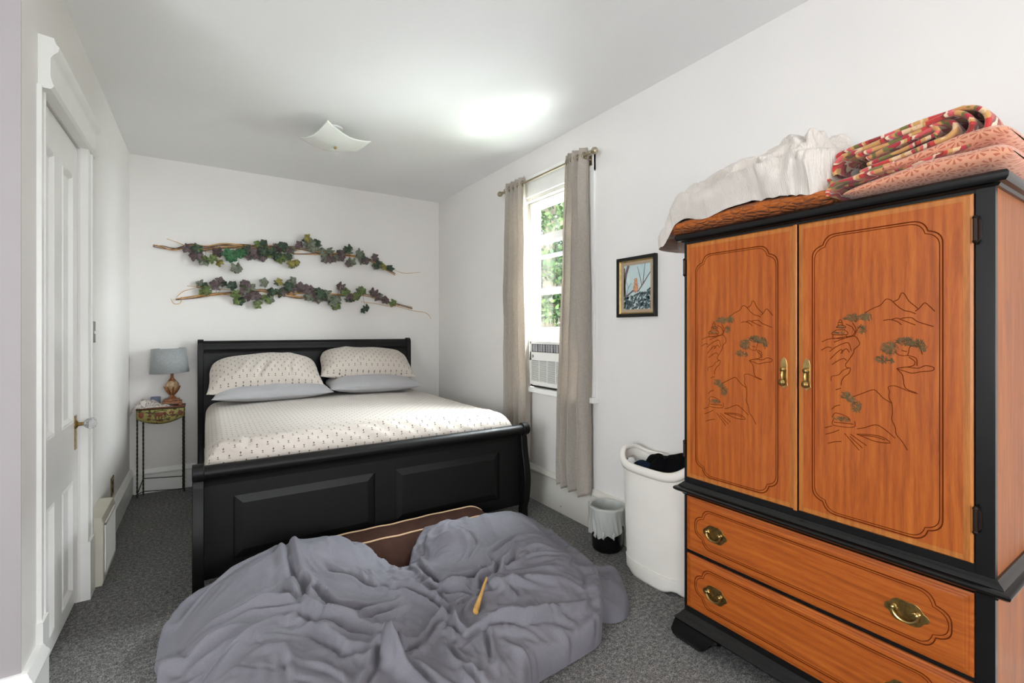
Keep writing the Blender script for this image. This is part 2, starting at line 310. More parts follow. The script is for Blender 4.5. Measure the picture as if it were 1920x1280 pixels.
# ---------------------------------------------------------------- mesh helpers
class MB:
    def __init__(s): s.v = []; s.f = []; s.uv = {}; s.mi = []; s.cur = 0
    def add(s, vs, fs):
        o = len(s.v); s.v += [tuple(p) for p in vs]; s.f += [tuple(i+o for i in f) for f in fs]; s.mi += [s.cur]*len(fs); return s
    def box(s, x0, x1, y0, y1, z0, z1):
        x0, x1 = sorted((x0, x1)); y0, y1 = sorted((y0, y1)); z0, z1 = sorted((z0, z1))
        return s.add([(x0, y0, z0), (x1, y0, z0), (x1, y1, z0), (x0, y1, z0), (x0, y0, z1), (x1, y0, z1), (x1, y1, z1), (x0, y1, z1)],
                     [(3, 2, 1, 0), (4, 5, 6, 7), (0, 1, 5, 4), (1, 2, 6, 5), (2, 3, 7, 6), (3, 0, 4, 7)])
    def prism(s, pts, axis, a, b):
        """pts: 2-D polygon in the two other axes (in xyz order), extruded along axis from a to b"""
        n = len(pts)
        def mk(p, t):
            return {'x': (t, p[0], p[1]), 'y': (p[0], t, p[1]), 'z': (p[0], p[1], t)}[axis]
        vs = [mk(p, a) for p in pts]+[mk(p, b) for p in pts]
        fs = [tuple(range(n))[::-1], tuple(range(n, 2*n))]+[(i, (i+1) % n, (i+1) % n+n, i+n) for i in range(n)]
        return s.add(vs, fs)
    def tube(s, pts, r, seg=8, closed=False, sx=1.0):
        P = [Vector(p) for p in pts]; n = len(P)
        rr = r if isinstance(r, (list, tuple)) else [r]*n
        T = []
        for i in range(n):
            if closed: d = P[(i+1) % n]-P[i-1]
            else: d = P[min(i+1, n-1)]-P[max(i-1, 0)]
            T.append(d.normalized() if d.length > 1e-9 else Vector((0, 0, 1)))
        up = Vector((0, 0, 1)) if abs(T[0].z) < .9 else Vector((1, 0, 0))
        nn = T[0].cross(up).normalized(); vs = []
        for i in range(n):
            nn = (nn-T[i]*nn.dot(T[i])); nn = nn.normalized() if nn.length > 1e-6 else T[i].orthogonal().normalized()
            bb = T[i].cross(nn)
            for k in range(seg):
                a = 2*PI*k/seg; vs.append(P[i]+nn*(math.cos(a)*rr[i]*sx)+bb*(math.sin(a)*rr[i]))
        fs = []
        for i in range(n if closed else n-1):
            j = (i+1) % n
            for k in range(seg):
                k2 = (k+1) % seg; fs.append((i*seg+k, i*seg+k2, j*seg+k2, j*seg+k))
        if not closed: fs += [tuple(range(seg))[::-1], tuple((n-1)*seg+k for k in range(seg))]
        return s.add(vs, fs)
    def lathe(s, c, prof, seg=24, axis='z'):
        vs = []; n = len(prof)
        for r, h in prof:
            for k in range(seg):
                a = 2*PI*k/seg; x, y = r*math.cos(a), r*math.sin(a)
                vs.append({'z': (c[0]+x, c[1]+y, c[2]+h), 'x': (c[0]+h, c[1]+x, c[2]+y), 'y': (c[0]+y, c[1]+h, c[2]+x)}[axis])
        fs = [(i*seg+k, i*seg+(k+1) % seg, (i+1)*seg+(k+1) % seg, (i+1)*seg+k) for i in range(n-1) for k in range(seg)]
        fs += [tuple(range(seg))[::-1], tuple((n-1)*seg+k for k in range(seg))]
        return s.add(vs, fs)
    def sweep(s, path, prof, z0, side=1, cap=True):
        """moulding: prof = [(out, z)...] swept along an XY path with mitres, closed profile"""
        P = [Vector((p[0], p[1])) for p in path]; n = len(P); m = len(prof); vs = []
        for i in range(n):
            a = (P[i]-P[i-1]).normalized() if i > 0 else (P[1]-P[0]).normalized()
            b = (P[i+1]-P[i]).normalized() if i < n-1 else a
            na = Vector((a.y, -a.x)); nb = Vector((b.y, -b.x)); k = (na+nb); k = k/(k.dot(na)) if k.length > 1e-6 else na
            for o, z in prof: q = P[i]+k*(o*side); vs.append((q.x, q.y, z0+z))
        fs = [(i*m+k, i*m+(k+1) % m, (i+1)*m+(k+1) % m, (i+1)*m+k) for i in range(n-1) for k in range(m)]
        if cap: fs += [tuple(range(m))[::-1], tuple((n-1)*m+k for k in range(m))]
        return s.add(vs, fs)
    def build(s, name, mat, parent=None, smooth=False, bevel=0, angle=35):
        me = bpy.data.meshes.new(name); off = Vector(parent_loc(parent))
        me.from_pydata([tuple(Vector(p)-off) for p in s.v], [], s.f)
        mats = mat if isinstance(mat, (list, tuple)) else [mat]
        for m in mats: me.materials.append(m)
        if len(mats) > 1:
            for p, i in zip(me.polygons, s.mi): p.material_index = i
        bm = bmesh.new(); bm.from_mesh(me); bmesh.ops.recalc_face_normals(bm, faces=bm.faces); bm.to_mesh(me); bm.free()
        o = bpy.data.objects.new(name, me); COL.objects.link(o)
        if parent: o.parent = parent
        if smooth: me.shade_smooth() if smooth == 2 else shade_auto(me, angle)
        if bevel:
            md = o.modifiers.new('bevel', 'BEVEL'); md.width = bevel; md.segments = 2; md.limit_method = 'ANGLE'; md.angle_limit = math.radians(40)
            md.harden_normals = False
        return o
def shade_auto(me, angle):
    me.shade_smooth(); bm = bmesh.new(); bm.from_mesh(me)
    for e in bm.edges:
        if len(e.link_faces) == 2 and e.calc_face_angle(0) > math.radians(angle): e.smooth = False
        elif len(e.link_faces) != 2: e.smooth = True
    bm.to_mesh(me); bm.free()
def parent_loc(o):
    v = Vector((0, 0, 0))
    while o is not None: v += o.location; o = o.parent
    return v
def grid(name, X, Y, Z, mat, parent=None, uv=None, wrap_u=False, wrap_v=False, solid=0, sub=0, flip=False):
    """numpy grids -> smooth mesh; uv = (U,V) arrays"""
    a, b = X.shape; off = parent_loc(parent)
    co = np.stack([X-off.x, Y-off.y, Z-off.z], -1).reshape(-1, 3).astype(np.float32)
    ia = np.arange(a if wrap_u else a-1); ib = np.arange(b if wrap_v else b-1)
    I, J = np.meshgrid(ia, ib, indexing='ij'); I2 = (I+1) % a; J2 = (J+1) % b
    q = np.stack([I*b+J, I2*b+J, I2*b+J2, I*b+J2], -1).reshape(-1, 4)
    if flip: q = q[:, ::-1]
    me = bpy.data.meshes.new(name)
    me.vertices.add(len(co)); me.vertices.foreach_set('co', co.ravel())
    me.loops.add(q.size); me.loops.foreach_set('vertex_index', q.ravel().astype(np.int32))
    me.polygons.add(len(q)); me.polygons.foreach_set('loop_start', np.arange(0, q.size, 4, dtype=np.int32))
    me.update(calc_edges=True); me.validate()
    if uv is not None:
        l = me.uv_layers.new(name='UVMap'); UV = np.stack([uv[0], uv[1]], -1).reshape(-1, 2).astype(np.float32)
        l.data.foreach_set('uv', UV[q.ravel()].ravel())
    me.shade_smooth()
    me.materials.append(mat)
    o = bpy.data.objects.new(name, me); COL.objects.link(o)
    if parent: o.parent = parent
    if solid: md = o.modifiers.new('solid', 'SOLIDIFY'); md.thickness = solid; md.offset = 0
    if sub: md = o.modifiers.new('sub', 'SUBSURF'); md.levels = sub; md.render_levels = sub
    return o
def tag(o, label, cat, group=None):
    o['label'] = label; o['category'] = cat
    if group: o['group'] = group
    return o
def thing(name, loc, label, cat, group=None):
    o = bpy.data.objects.new(name, None); COL.objects.link(o); o.location = loc; o.empty_display_size = .05
    return tag(o, label, cat, group)
def struct(o): o['kind'] = 'structure'; return o
def arc(cx, cy, r, a0, a1, n=8): return [(cx+r*math.cos(math.radians(a0+(a1-a0)*i/n)), cy+r*math.sin(math.radians(a0+(a1-a0)*i/n))) for i in range(n+1)]
def catmull(P, n=6):
    P = [np.array(p, float) for p in P]
    if len(P) < 3: return [tuple(P[0]+(P[-1]-P[0])*t/n) for t in range(n+1)]
    Q = [2*P[0]-P[1]]+P+[2*P[-1]-P[-2]]; out = []
    for i in range(1, len(Q)-2):
        for k in range(n):
            t = k/n; a, b, c, d = Q[i-1:i+3]
            out.append(tuple(.5*(2*b+(c-a)*t+(2*a-5*b+4*c-d)*t*t+(3*b-a-3*c+d)*t**3)))
    out.append(tuple(P[-1])); return out
def wob(x, y, seed, freq, n=10):
    r = np.random.RandomState(seed); z = 0
    for i in range(n):
        a = r.rand()*2*PI; f = freq*(.6+.8*r.rand()); z = z+np.sin(f*(x*np.cos(a)+y*np.sin(a))+r.rand()*6.28)
    return z/math.sqrt(n)
def crumple(x, y, seed, freq):
    wx = wob(x, y, seed+5, freq*.6)*.5/freq*2; wy = wob(x, y, seed+9, freq*.6)*.5/freq*2
    return 1-np.abs(wob(x+wx, y+wy, seed, freq))*1.1
def sdist(x, y, poly):
    P = np.array(poly); d = np.full(x.shape, 9.); ins = np.zeros(x.shape, bool)
    for i in range(len(P)):
        a = P[i]; b = P[(i+1) % len(P)]; e = b-a
        t = np.clip(((x-a[0])*e[0]+(y-a[1])*e[1])/(e@e), 0, 1)
        d = np.minimum(d, np.hypot(x-a[0]-t*e[0], y-a[1]-t*e[1]))
        c = ((a[1] > y) != (b[1] > y)); xi = a[0]+(y-a[1])*e[0]/(e[1] if abs(e[1]) > 1e-9 else 1e-9)
        ins ^= c & (x < xi)
    return np.where(ins, d, -d)
def idw(x, y, cp, s):
    W = 0; Z = 0
    for a, b, z in cp:
        k = np.exp(-((x-a)**2+(y-b)**2)/(2*s*s))+1e-9; W = W+k; Z = Z+k*z
    return Z/W
def foldfield(x, y, folds):
    """sum of crests (s=1) and creases (s=-1) along polylines; widths, heights in mm"""
    Z = np.zeros(x.shape)
    for s, wd, h, fl in folds:
        pts = catmull([(fl[i], fl[i+1]) for i in range(0, len(fl), 2)], 4); P = np.array(pts)
        wd = wd*.001; R = wd*4.2; h *= 1.0
        mk = (x > P[:, 0].min()-R) & (x < P[:, 0].max()+R) & (y > P[:, 1].min()-R) & (y < P[:, 1].max()+R)
        if not mk.any(): continue
        xx = x[mk]; yy = y[mk]; d = np.full(xx.shape, 9.); T = np.zeros(xx.shape); n = len(P)-1
        for i in range(n):
            a = P[i]; e = P[i+1]-a; t = np.clip(((xx-a[0])*e[0]+(yy-a[1])*e[1])/(e@e+1e-12), 0, 1)
            dd = np.hypot(xx-a[0]-t*e[0], yy-a[1]-t*e[1]); k = dd < d; d[k] = dd[k]; T[k] = ((i+t)/n)[k]
        tp = np.clip(np.sin(PI*np.clip(T*.94+.03, 0, 1)), 0, 1)**.8; h = h*.001
        if s > 0: z = .85*h*np.exp(-(d/(1.15*wd))**2)
        else: z = -h*np.exp(-(d/(.55*wd))**1.1)+.42*h*np.exp(-((d-1.6*wd)/(.8*wd))**2)
        Z[mk] += z*tp
    return Z
def echo_folds(folds, n, seed, wr=(6, 11), hr=(4, 9), lr=(.08, .26), jit=.35):
    """shorter, finer folds that run with the nearest main ones"""
    r = np.random.RandomState(seed); segs = []
    for s, w_, h, fl in folds:
        for i in range(0, len(fl)-2, 2): segs.append((fl[i], fl[i+1], fl[i+2], fl[i+3]))
    S = np.array(segs); mid = (S[:, :2]+S[:, 2:])/2; out = []
    for i in range(n):
        k = r.randint(len(S)); x, y = mid[k]+r.normal(size=2)*.07; d = np.hypot(*(mid-[x, y]).T); j = d.argmin(); v = S[j, 2:]-S[j, :2]; a = math.atan2(v[1], v[0])+r.normal()*jit
        L = r.uniform(*lr); cv = r.normal()*2.2; pts = []
        for q in range(-2, 3): t = q/4*L; aa = a+cv*t; pts += [x+t*math.cos(aa), y+t*math.sin(aa)]
        out.append((1 if r.rand() < .3 else -1, r.uniform(*wr), r.uniform(*hr), pts))
    return out
def heap(name, outline, cps, mat, parent=None, z0=0.0, w=.15, s=.13, folds=(), cr=(.004, 30), nth=400, nr=110, center=None, bulge=.0, seed=1, crf=1.0):
    """soft pile: star-shaped outline, heights, traced folds, rounded rim"""
    O = np.array(catmull([tuple(p) for p in outline]+[outline[0]], 6))[:-1]
    c = np.array(center) if center else O.mean(0)
    seg = np.hypot(*(np.roll(O, -1, 0)-O).T); L = np.concatenate([[0], np.cumsum(seg)]); tt = np.linspace(0, L[-1], nth, endpoint=False)
    OX = np.interp(tt, L, np.append(O[:, 0], O[0, 0])); OY = np.interp(tt, L, np.append(O[:, 1], O[0, 1]))
    r = 1-(1-np.linspace(0.004, 1, nr))**1.7
    X = c[0]+r[None, :]*(OX[:, None]-c[0]); Y = c[1]+r[None, :]*(OY[:, None]-c[1])
    d = np.clip(sdist(X, Y, O[::2]), 0, None); d[:, -1] = 0
    t = np.clip(d/w, 0, 1); pf = np.sqrt(np.clip(1-(1-t)**2.2, 0, 1))
    H = idw(X, Y, cps, s)*pf
    F = foldfield(X, Y, folds)-cr[0]*(crumple(X, Y, seed, cr[1])+.45*crumple(X, Y, seed+3, cr[1]*2.1))*crf
    Z = z0+np.maximum(H+F*np.clip(pf*1.3, 0, 1), 0.002*pf)
    if bulge:
        k = bulge*np.exp(-((t-.12)/.1)**2)*np.clip(H/.1, 0, 1); dx = OX[:, None]-c[0]; dy = OY[:, None]-c[1]; ll = np.hypot(dx, dy)+1e-6
        X = X+k*dx/ll; Y = Y+k*dy/ll
    return grid(name, X, Y, Z, mat, parent, uv=(X, Y), wrap_u=True)
def cloth_height(X, Y, O, cps, w, s, p=2.2):
    d = np.clip(sdist(X, Y, O[::2]), 0, None); t = np.clip(d/w, 0, 1)
    return idw(X, Y, cps, s)*np.sqrt(np.clip(1-(1-t)**p, 0, 1))
def cloth_rest(outline, cps, dx, w, s):
    """regular grid clipped to the outline, its rim snapped onto it: (verts, faces, rim ids)"""
    O = np.array(catmull([tuple(q) for q in outline]+[outline[0]], 6))[:-1]
    xs = np.arange(O[:, 0].min()-dx, O[:, 0].max()+dx, dx); ys = np.arange(O[:, 1].min()-dx, O[:, 1].max()+dx, dx)
    X, Y = np.meshgrid(xs, ys, indexing='ij'); ins = sdist(X, Y, O) > dx*.3; idx = -np.ones(X.shape, int); 
    q = ins[:-1, :-1] & ins[1:, :-1] & ins[1:, 1:] & ins[:-1, 1:]; use = np.zeros(X.shape, bool)
    for a_, b_ in ((0, 0), (1, 0), (1, 1), (0, 1)): use[a_:X.shape[0]-1+a_, b_:X.shape[1]-1+b_] |= q
    idx[use] = np.arange(use.sum()); I, J = np.nonzero(q); fs = np.stack([idx[I, J], idx[I+1, J], idx[I+1, J+1], idx[I, J+1]], 1)
    cnt = np.zeros(use.sum(), int); np.add.at(cnt, fs.ravel(), 1); rim = np.nonzero(cnt < 4)[0]
    x, y = X[use].copy(), Y[use].copy(); z = cloth_height(x, y, O, cps, w, s)
    for r in rim:
        best = (9, 0, 0)
        for i in range(len(O)):
            a, b = O[i], O[(i+1) % len(O)]; e = b-a; t = min(1, max(0, ((x[r]-a[0])*e[0]+(y[r]-a[1])*e[1])/(e@e))); px, py = a+e*t; d = math.hypot(px-x[r], py-y[r])
            if d < best[0]: best = (d, px, py)
        x[r], y[r] = best[1:]; z[r] = 0
    return np.stack([x, y, z], 1), fs, rim, O
def settle(name, outline, cps, dx, w, s, folds, body, more, bend, frames, gap, mat, parent, post=None, walls=(), fine=None):
    """a cloth a little larger than its resting place settles over a soft body and buckles into folds; the result is kept as a plain mesh"""
    R, fs, rim, O = cloth_rest(outline, cps, dx, w, s)
    pf = np.clip(sdist(R[:, 0], R[:, 1], O)/w, 0, 1)
    V = R.copy(); V[:, 2] = np.maximum(R[:, 2]+foldfield(R[:, 0], R[:, 1], folds)*np.clip(pf*2.2, 0, 1)+.006, .004); V[rim, 2] = .005
    P = V
    me = bpy.data.meshes.new('settling'); me.from_pydata(V.tolist(), [], fs.tolist()); o = bpy.data.objects.new('settling', me); COL.objects.link(o)
    o.vertex_groups.new(name='pin').add([int(i) for i in rim], 1, 'REPLACE')
    X, Y = np.meshgrid(np.linspace(O[:, 0].min()-.1, O[:, 0].max()+.1, 160), np.linspace(O[:, 1].min()-.1, O[:, 1].max()+.1, 160), indexing='ij')
    H = cloth_height(X, Y, O, cps, w, s); q = np.clip(sdist(X, Y, O[::2])/w, 0, 1)
    temp = [o, grid('body', X, Y, np.maximum(H*body+foldfield(X, Y, folds)*.6*np.clip(q*2, 0, 1)-.008, -.002), mat)]
    for b in walls: temp.append(MB().box(*b).build('stop', mat))
    for t in temp[1:]: t.modifiers.new('c', 'COLLISION'); t.collision.thickness_outer = .003; t.collision.cloth_friction = 8; t.collision.damping = .5
    try:
        m = o.modifiers.new('cloth', 'CLOTH'); c = m.settings
        c.quality = 6; c.mass = .25; c.tension_stiffness = c.compression_stiffness = 20; c.shear_stiffness = 4; c.bending_stiffness = bend; c.air_damping = 2
        c.tension_damping = c.compression_damping = c.shear_damping = 8; c.bending_damping = .6
        c.shrink_min = -more; c.vertex_group_mass = 'pin'; c.pin_stiffness = 1
        k = m.collision_settings; k.distance_min = .003; k.collision_quality = 3; k.use_self_collision = True; k.self_distance_min = gap
        m.point_cache.frame_start = 1; m.point_cache.frame_end = frames; scene.frame_start = 1; scene.frame_end = frames
        for f in range(1, frames+1): scene.frame_set(f)
        ev = o.evaluated_get(bpy.context.evaluated_depsgraph_get()); e = ev.to_mesh(); Q = np.array([v.co[:] for v in e.vertices]); ev.to_mesh_clear()
        if np.isfinite(Q).all() and np.abs(Q-V).max() < .4: P = Q
    except Exception as ex: print('settle', ex)
    for t in temp: bpy.data.objects.remove(t)
    scene.frame_set(1)
    if post: P = post(P)
    me = bpy.data.meshes.new(name); me.from_pydata((P-np.array(parent_loc(parent))).tolist(), [], fs.tolist()); me.materials.append(mat); me.shade_smooth()
    o = bpy.data.objects.new(name, me); COL.objects.link(o); o.parent = parent
    md = o.modifiers.new('sub', 'SUBSURF'); md.levels = md.render_levels = 1
    fine_me = bpy.data.meshes.new_from_object(o.evaluated_get(bpy.context.evaluated_depsgraph_get())); o.modifiers.clear(); o.data = fine_me; fine_me.name = name; fine_me.shade_smooth()
    if fine:
        Q = np.empty(len(fine_me.vertices)*3, np.float32); fine_me.vertices.foreach_get('co', Q); Q = Q.reshape(-1, 3)+np.array(parent_loc(parent), np.float32)
        Q = fine(Q)-np.array(parent_loc(parent)); fine_me.vertices.foreach_set('co', Q.astype(np.float32).ravel()); fine_me.update()
    return o
LAND=[[[0.675,1.456],[0.652,1.471],[0.632,1.48],[0.62,1.496],[0.612,1.499],[0.602,1.493],[0.585,1.473],[0.57,1.461],[0.555,1.457],[0.542,1.45]],[[0.598,1.49],[0.585,1.497],[0.579,1.512],[0.574,1.516],[0.568,1.509],[0.559,1.49],[0.544,1.474],[0.535,1.464]],[[0.543,1.458],[0.533,1.467],[0.524,1.48],[0.519,1.482],[0.512,1.475],[0.497,1.456]],[[0.624,1.431],[0.608,1.434],[0.589,1.428],[0.577,1.417]],[[0.604,1.433],[0.589,1.438],[0.574,1.431],[0.543,1.416]],[[0.579,1.436],[0.566,1.439],[0.551,1.438],[0.537,1.426],[0.5,1.411]],[[0.751,1.427],[0.746,1.437],[0.74,1.426],[0.751,1.427]],[[0.758,1.409],[0.751,1.417],[0.738,1.417],[0.729,1.409],[0.758,1.409]],[[0.752,1.417],[0.752,1.426],[0.74,1.425],[0.74,1.417]],[[0.758,1.401],[0.733,1.401],[0.724,1.386],[0.772,1.386],[0.758,1.401]],[[0.767,1.386],[0.767,1.373],[0.729,1.374],[0.729,1.386]],[[0.803,1.359],[0.784,1.369],[0.756,1.373],[0.729,1.378],[0.707,1.381],[0.696,1.374],[0.689,1.357],[0.694,1.347],[0.705,1.336],[0.707,1.324],[0.724,1.295],[0.73,1.285],[0.727,1.275],[0.716,1.273],[0.72,1.256],[0.733,1.244],[0.742,1.228],[0.743,1.213]],[[0.765,1.359],[0.738,1.371],[0.711,1.38]],[[0.805,1.33],[0.786,1.342],[0.772,1.339]],[[0.779,1.326],[0.761,1.342],[0.733,1.357],[0.72,1.356],[0.713,1.331]],[[0.777,1.3],[0.756,1.324],[0.742,1.335],[0.74,1.322]],[[0.745,1.321],[0.729,1.338],[0.718,1.326]],[[0.771,1.282],[0.756,1.294],[0.736,1.305],[0.727,1.298]],[[0.774,1.225],[0.772,1.241],[0.751,1.248],[0.738,1.264],[0.72,1.274]],[[0.76,1.196],[0.743,1.204]],[[0.711,1.381],[0.703,1.391],[0.7,1.406],[0.709,1.424]],[[0.705,1.379],[0.696,1.401],[0.685,1.418]],[[0.729,1.421],[0.711,1.411],[0.702,1.394]],[[0.526,1.327],[0.532,1.347],[0.544,1.353],[0.557,1.348],[0.562,1.323],[0.585,1.324],[0.593,1.335]],[[0.562,1.323],[0.541,1.315],[0.539,1.292]],[[0.559,1.318],[0.544,1.305],[0.548,1.292],[0.57,1.286],[0.585,1.282]],[[0.577,1.338],[0.564,1.334]],[[0.59,1.28],[0.566,1.287],[0.537,1.285],[0.519,1.294],[0.5,1.29],[0.503,1.28],[0.53,1.275],[0.551,1.269],[0.57,1.274],[0.59,1.28]],[[0.589,1.28],[0.574,1.26],[0.568,1.223],[0.541,1.21]],[[0.61,1.193],[0.608,1.207],[0.611,1.221],[0.596,1.226],[0.581,1.222],[0.553,1.211],[0.537,1.208]],[[0.61,1.193],[0.608,1.184],[0.602,1.17],[0.6,1.142],[0.602,1.119],[0.593,1.097],[0.59,1.074],[0.577,1.058],[0.562,1.031]],[[0.707,1.179],[0.692,1.187],[0.677,1.195],[0.652,1.208],[0.64,1.202],[0.624,1.184],[0.602,1.171]],[[0.772,1.128],[0.761,1.14],[0.746,1.146]],[[0.793,1.061],[0.77,1.071]],[[0.791,1.039],[0.77,1.048],[0.749,1.061]],[[0.784,1.008],[0.765,1.017],[0.742,1.023]],[[0.696,1.074],[0.673,1.082],[0.644,1.096],[0.62,1.085],[0.593,1.062]],[[0.698,1.056],[0.66,1.061],[0.628,1.06],[0.606,1.045],[0.644,1.042],[0.673,1.049],[0.698,1.056]],[[0.69,1.053],[0.652,1.057],[0.62,1.052]],[[0.718,1.045],[0.681,1.013]],[[0.733,1.052],[0.69,1.004]],[[0.716,1.053],[0.669,1.023]],[[0.771,1.1],[0.761,1.117],[0.729,1.111],[0.716,1.098]],[[0.767,1.095],[0.767,1.074],[0.707,1.077],[0.703,1.098]],[[0.765,1.085],[0.707,1.087]]]
FOL=[[0.711,1.441,0.021,0.011,40],[0.675,1.443,0.019,0.013,45],[0.683,1.404,0.011,0.015,22],[0.608,1.344,0.021,0.02,70],[0.628,1.308,0.016,0.011,30],[0.604,1.302,0.008,0.007,14],[0.57,1.366,0.022,0.011,50],[0.541,1.36,0.022,0.011,50],[0.524,1.345,0.007,0.007,14],[0.729,1.179,0.016,0.013,34],[0.698,1.148,0.015,0.018,38],[0.711,1.166,0.013,0.01,20],[0.74,1.099,0.027,0.006,26],[0.742,1.411,0.011,0.003,8],[0.747,1.391,0.018,0.003,10]]
VN={"t":[[-0.139,2.129,"P"],[-0.061,2.134,"D"],[-0.073,2.068,"P"],[-0.013,2.03,"S"],[0.061,2.04,"G"],[0.105,2.017,"Y"],[0.092,2.112,"P"],[0.206,2.069,"E"],[0.271,2.12,"E"],[0.18,2.09,"E"],[0.363,2.143,"P"],[0.323,2.17,"D"],[0.35,2.104,"P"],[0.245,1.983,"S"],[0.444,2.212,"S"],[0.472,2.161,"D"],[0.458,2.098,"P"],[0.541,2.152,"D"],[0.597,2.196,"P"],[0.611,2.103,"G"],[0.64,2.223,"D"],[0.683,2.117,"D"],[0.697,2.189,"P"],[0.697,2.047,"Y"],[0.744,2.066,"Y"],[0.785,2.245,"P"],[0.859,2.317,"Y"],[0.874,2.27,"S"],[0.904,2.233,"S"],[0.943,2.285,"D"],[0.996,2.209,"S"],[1.067,2.215,"S"],[1.083,2.134,"P"],[1.043,2.147,"S"],[1.186,2.201,"P"],[1.252,2.249,"D"],[1.178,2.158,"P"],[1.284,2.117,"S"],[1.376,2.218,"S"],[1.427,2.145,"P"],[1.539,2.189,"P"],[1.565,2.104,"D"],[1.636,2.091,"Y"],[1.699,2.087,"D"],[0.39,2.123,"P"],[0.569,2.123,"D"],[1.393,2.185,"D"]],"b":[[-0.031,1.811,"S"],[0.006,1.762,"G"],[0.08,1.809,"P"],[0.111,1.848,"P"],[0.213,1.809,"D"],[0.238,1.728,"G"],[0.271,1.676,"D"],[0.323,1.837,"P"],[0.35,1.793,"S"],[0.337,1.724,"P"],[0.397,1.734,"P"],[0.424,1.643,"G"],[0.472,1.853,"S"],[0.499,1.707,"G"],[0.527,1.77,"D"],[0.611,1.876,"Y"],[0.597,1.758,"D"],[0.654,1.776,"P"],[0.719,1.882,"S"],[0.697,1.833,"D"],[0.726,1.803,"P"],[0.785,1.822,"P"],[0.844,1.816,"P"],[0.889,1.794,"P"],[0.889,1.738,"S"],[0.966,1.79,"S"],[0.958,1.716,"P"],[1.043,1.76,"S"],[1.09,1.696,"S"],[1.138,1.731,"S"],[1.13,1.664,"G"],[1.17,1.857,"P"],[1.219,1.801,"G"],[1.268,1.744,"P"],[1.343,1.755,"G"],[1.385,1.817,"G"],[1.513,1.805,"P"],[1.557,1.763,"P"],[1.645,1.732,"P"],[1.436,1.638,"D"],[1.735,1.699,"G"],[0.297,1.76,"P"],[0.996,1.758,"D"]],"bt":[[[-0.38,2.129],[-0.313,2.126],[-0.256,2.113],[-0.198,2.125],[-0.104,2.163],[0.006,2.152],[0.13,2.189],[0.286,2.201],[0.447,2.194],[0.643,2.22],[0.864,2.209],[1.018,2.19],[1.259,2.186],[1.461,2.169],[1.601,2.101],[1.764,2.024]],[[-0.285,2.205],[-0.198,2.175],[-0.104,2.134],[0.043,2.111],[0.182,2.131]],[[-0.043,2.162],[0.233,2.184],[0.502,2.225],[0.789,2.194]],[[0.73,2.165],[0.94,2.178],[1.177,2.187],[1.342,2.176]],[[1.764,2.068],[1.856,2.039],[1.97,2.046],[2.057,2.061]],[[-0.104,2.105],[0.13,2.164],[0.366,2.194],[0.586,2.191],[0.789,2.21]]],"bb":[[[-0.221,1.668],[-0.104,1.694],[0.03,1.721],[0.233,1.759],[0.447,1.784],[0.643,1.762],[0.864,1.771],[1.177,1.767],[1.427,1.778],[1.691,1.717],[1.97,1.653]],[[-0.216,1.697],[-0.163,1.749],[-0.08,1.775]],[[-0.256,1.674],[-0.239,1.639],[-0.21,1.633],[-0.184,1.655],[-0.181,1.698]],[[-0.068,1.703],[0.043,1.736],[0.182,1.742]],[[-0.139,1.793],[0.006,1.786],[0.182,1.78]],[[0.643,1.746],[0.789,1.728],[0.94,1.741]],[[1.393,1.707],[1.566,1.687],[1.691,1.664],[1.856,1.678]],[[1.782,1.675],[1.97,1.626],[2.106,1.605],[2.175,1.565],[2.189,1.528]],[[0.433,1.776],[0.615,1.745],[0.76,1.759]]]}
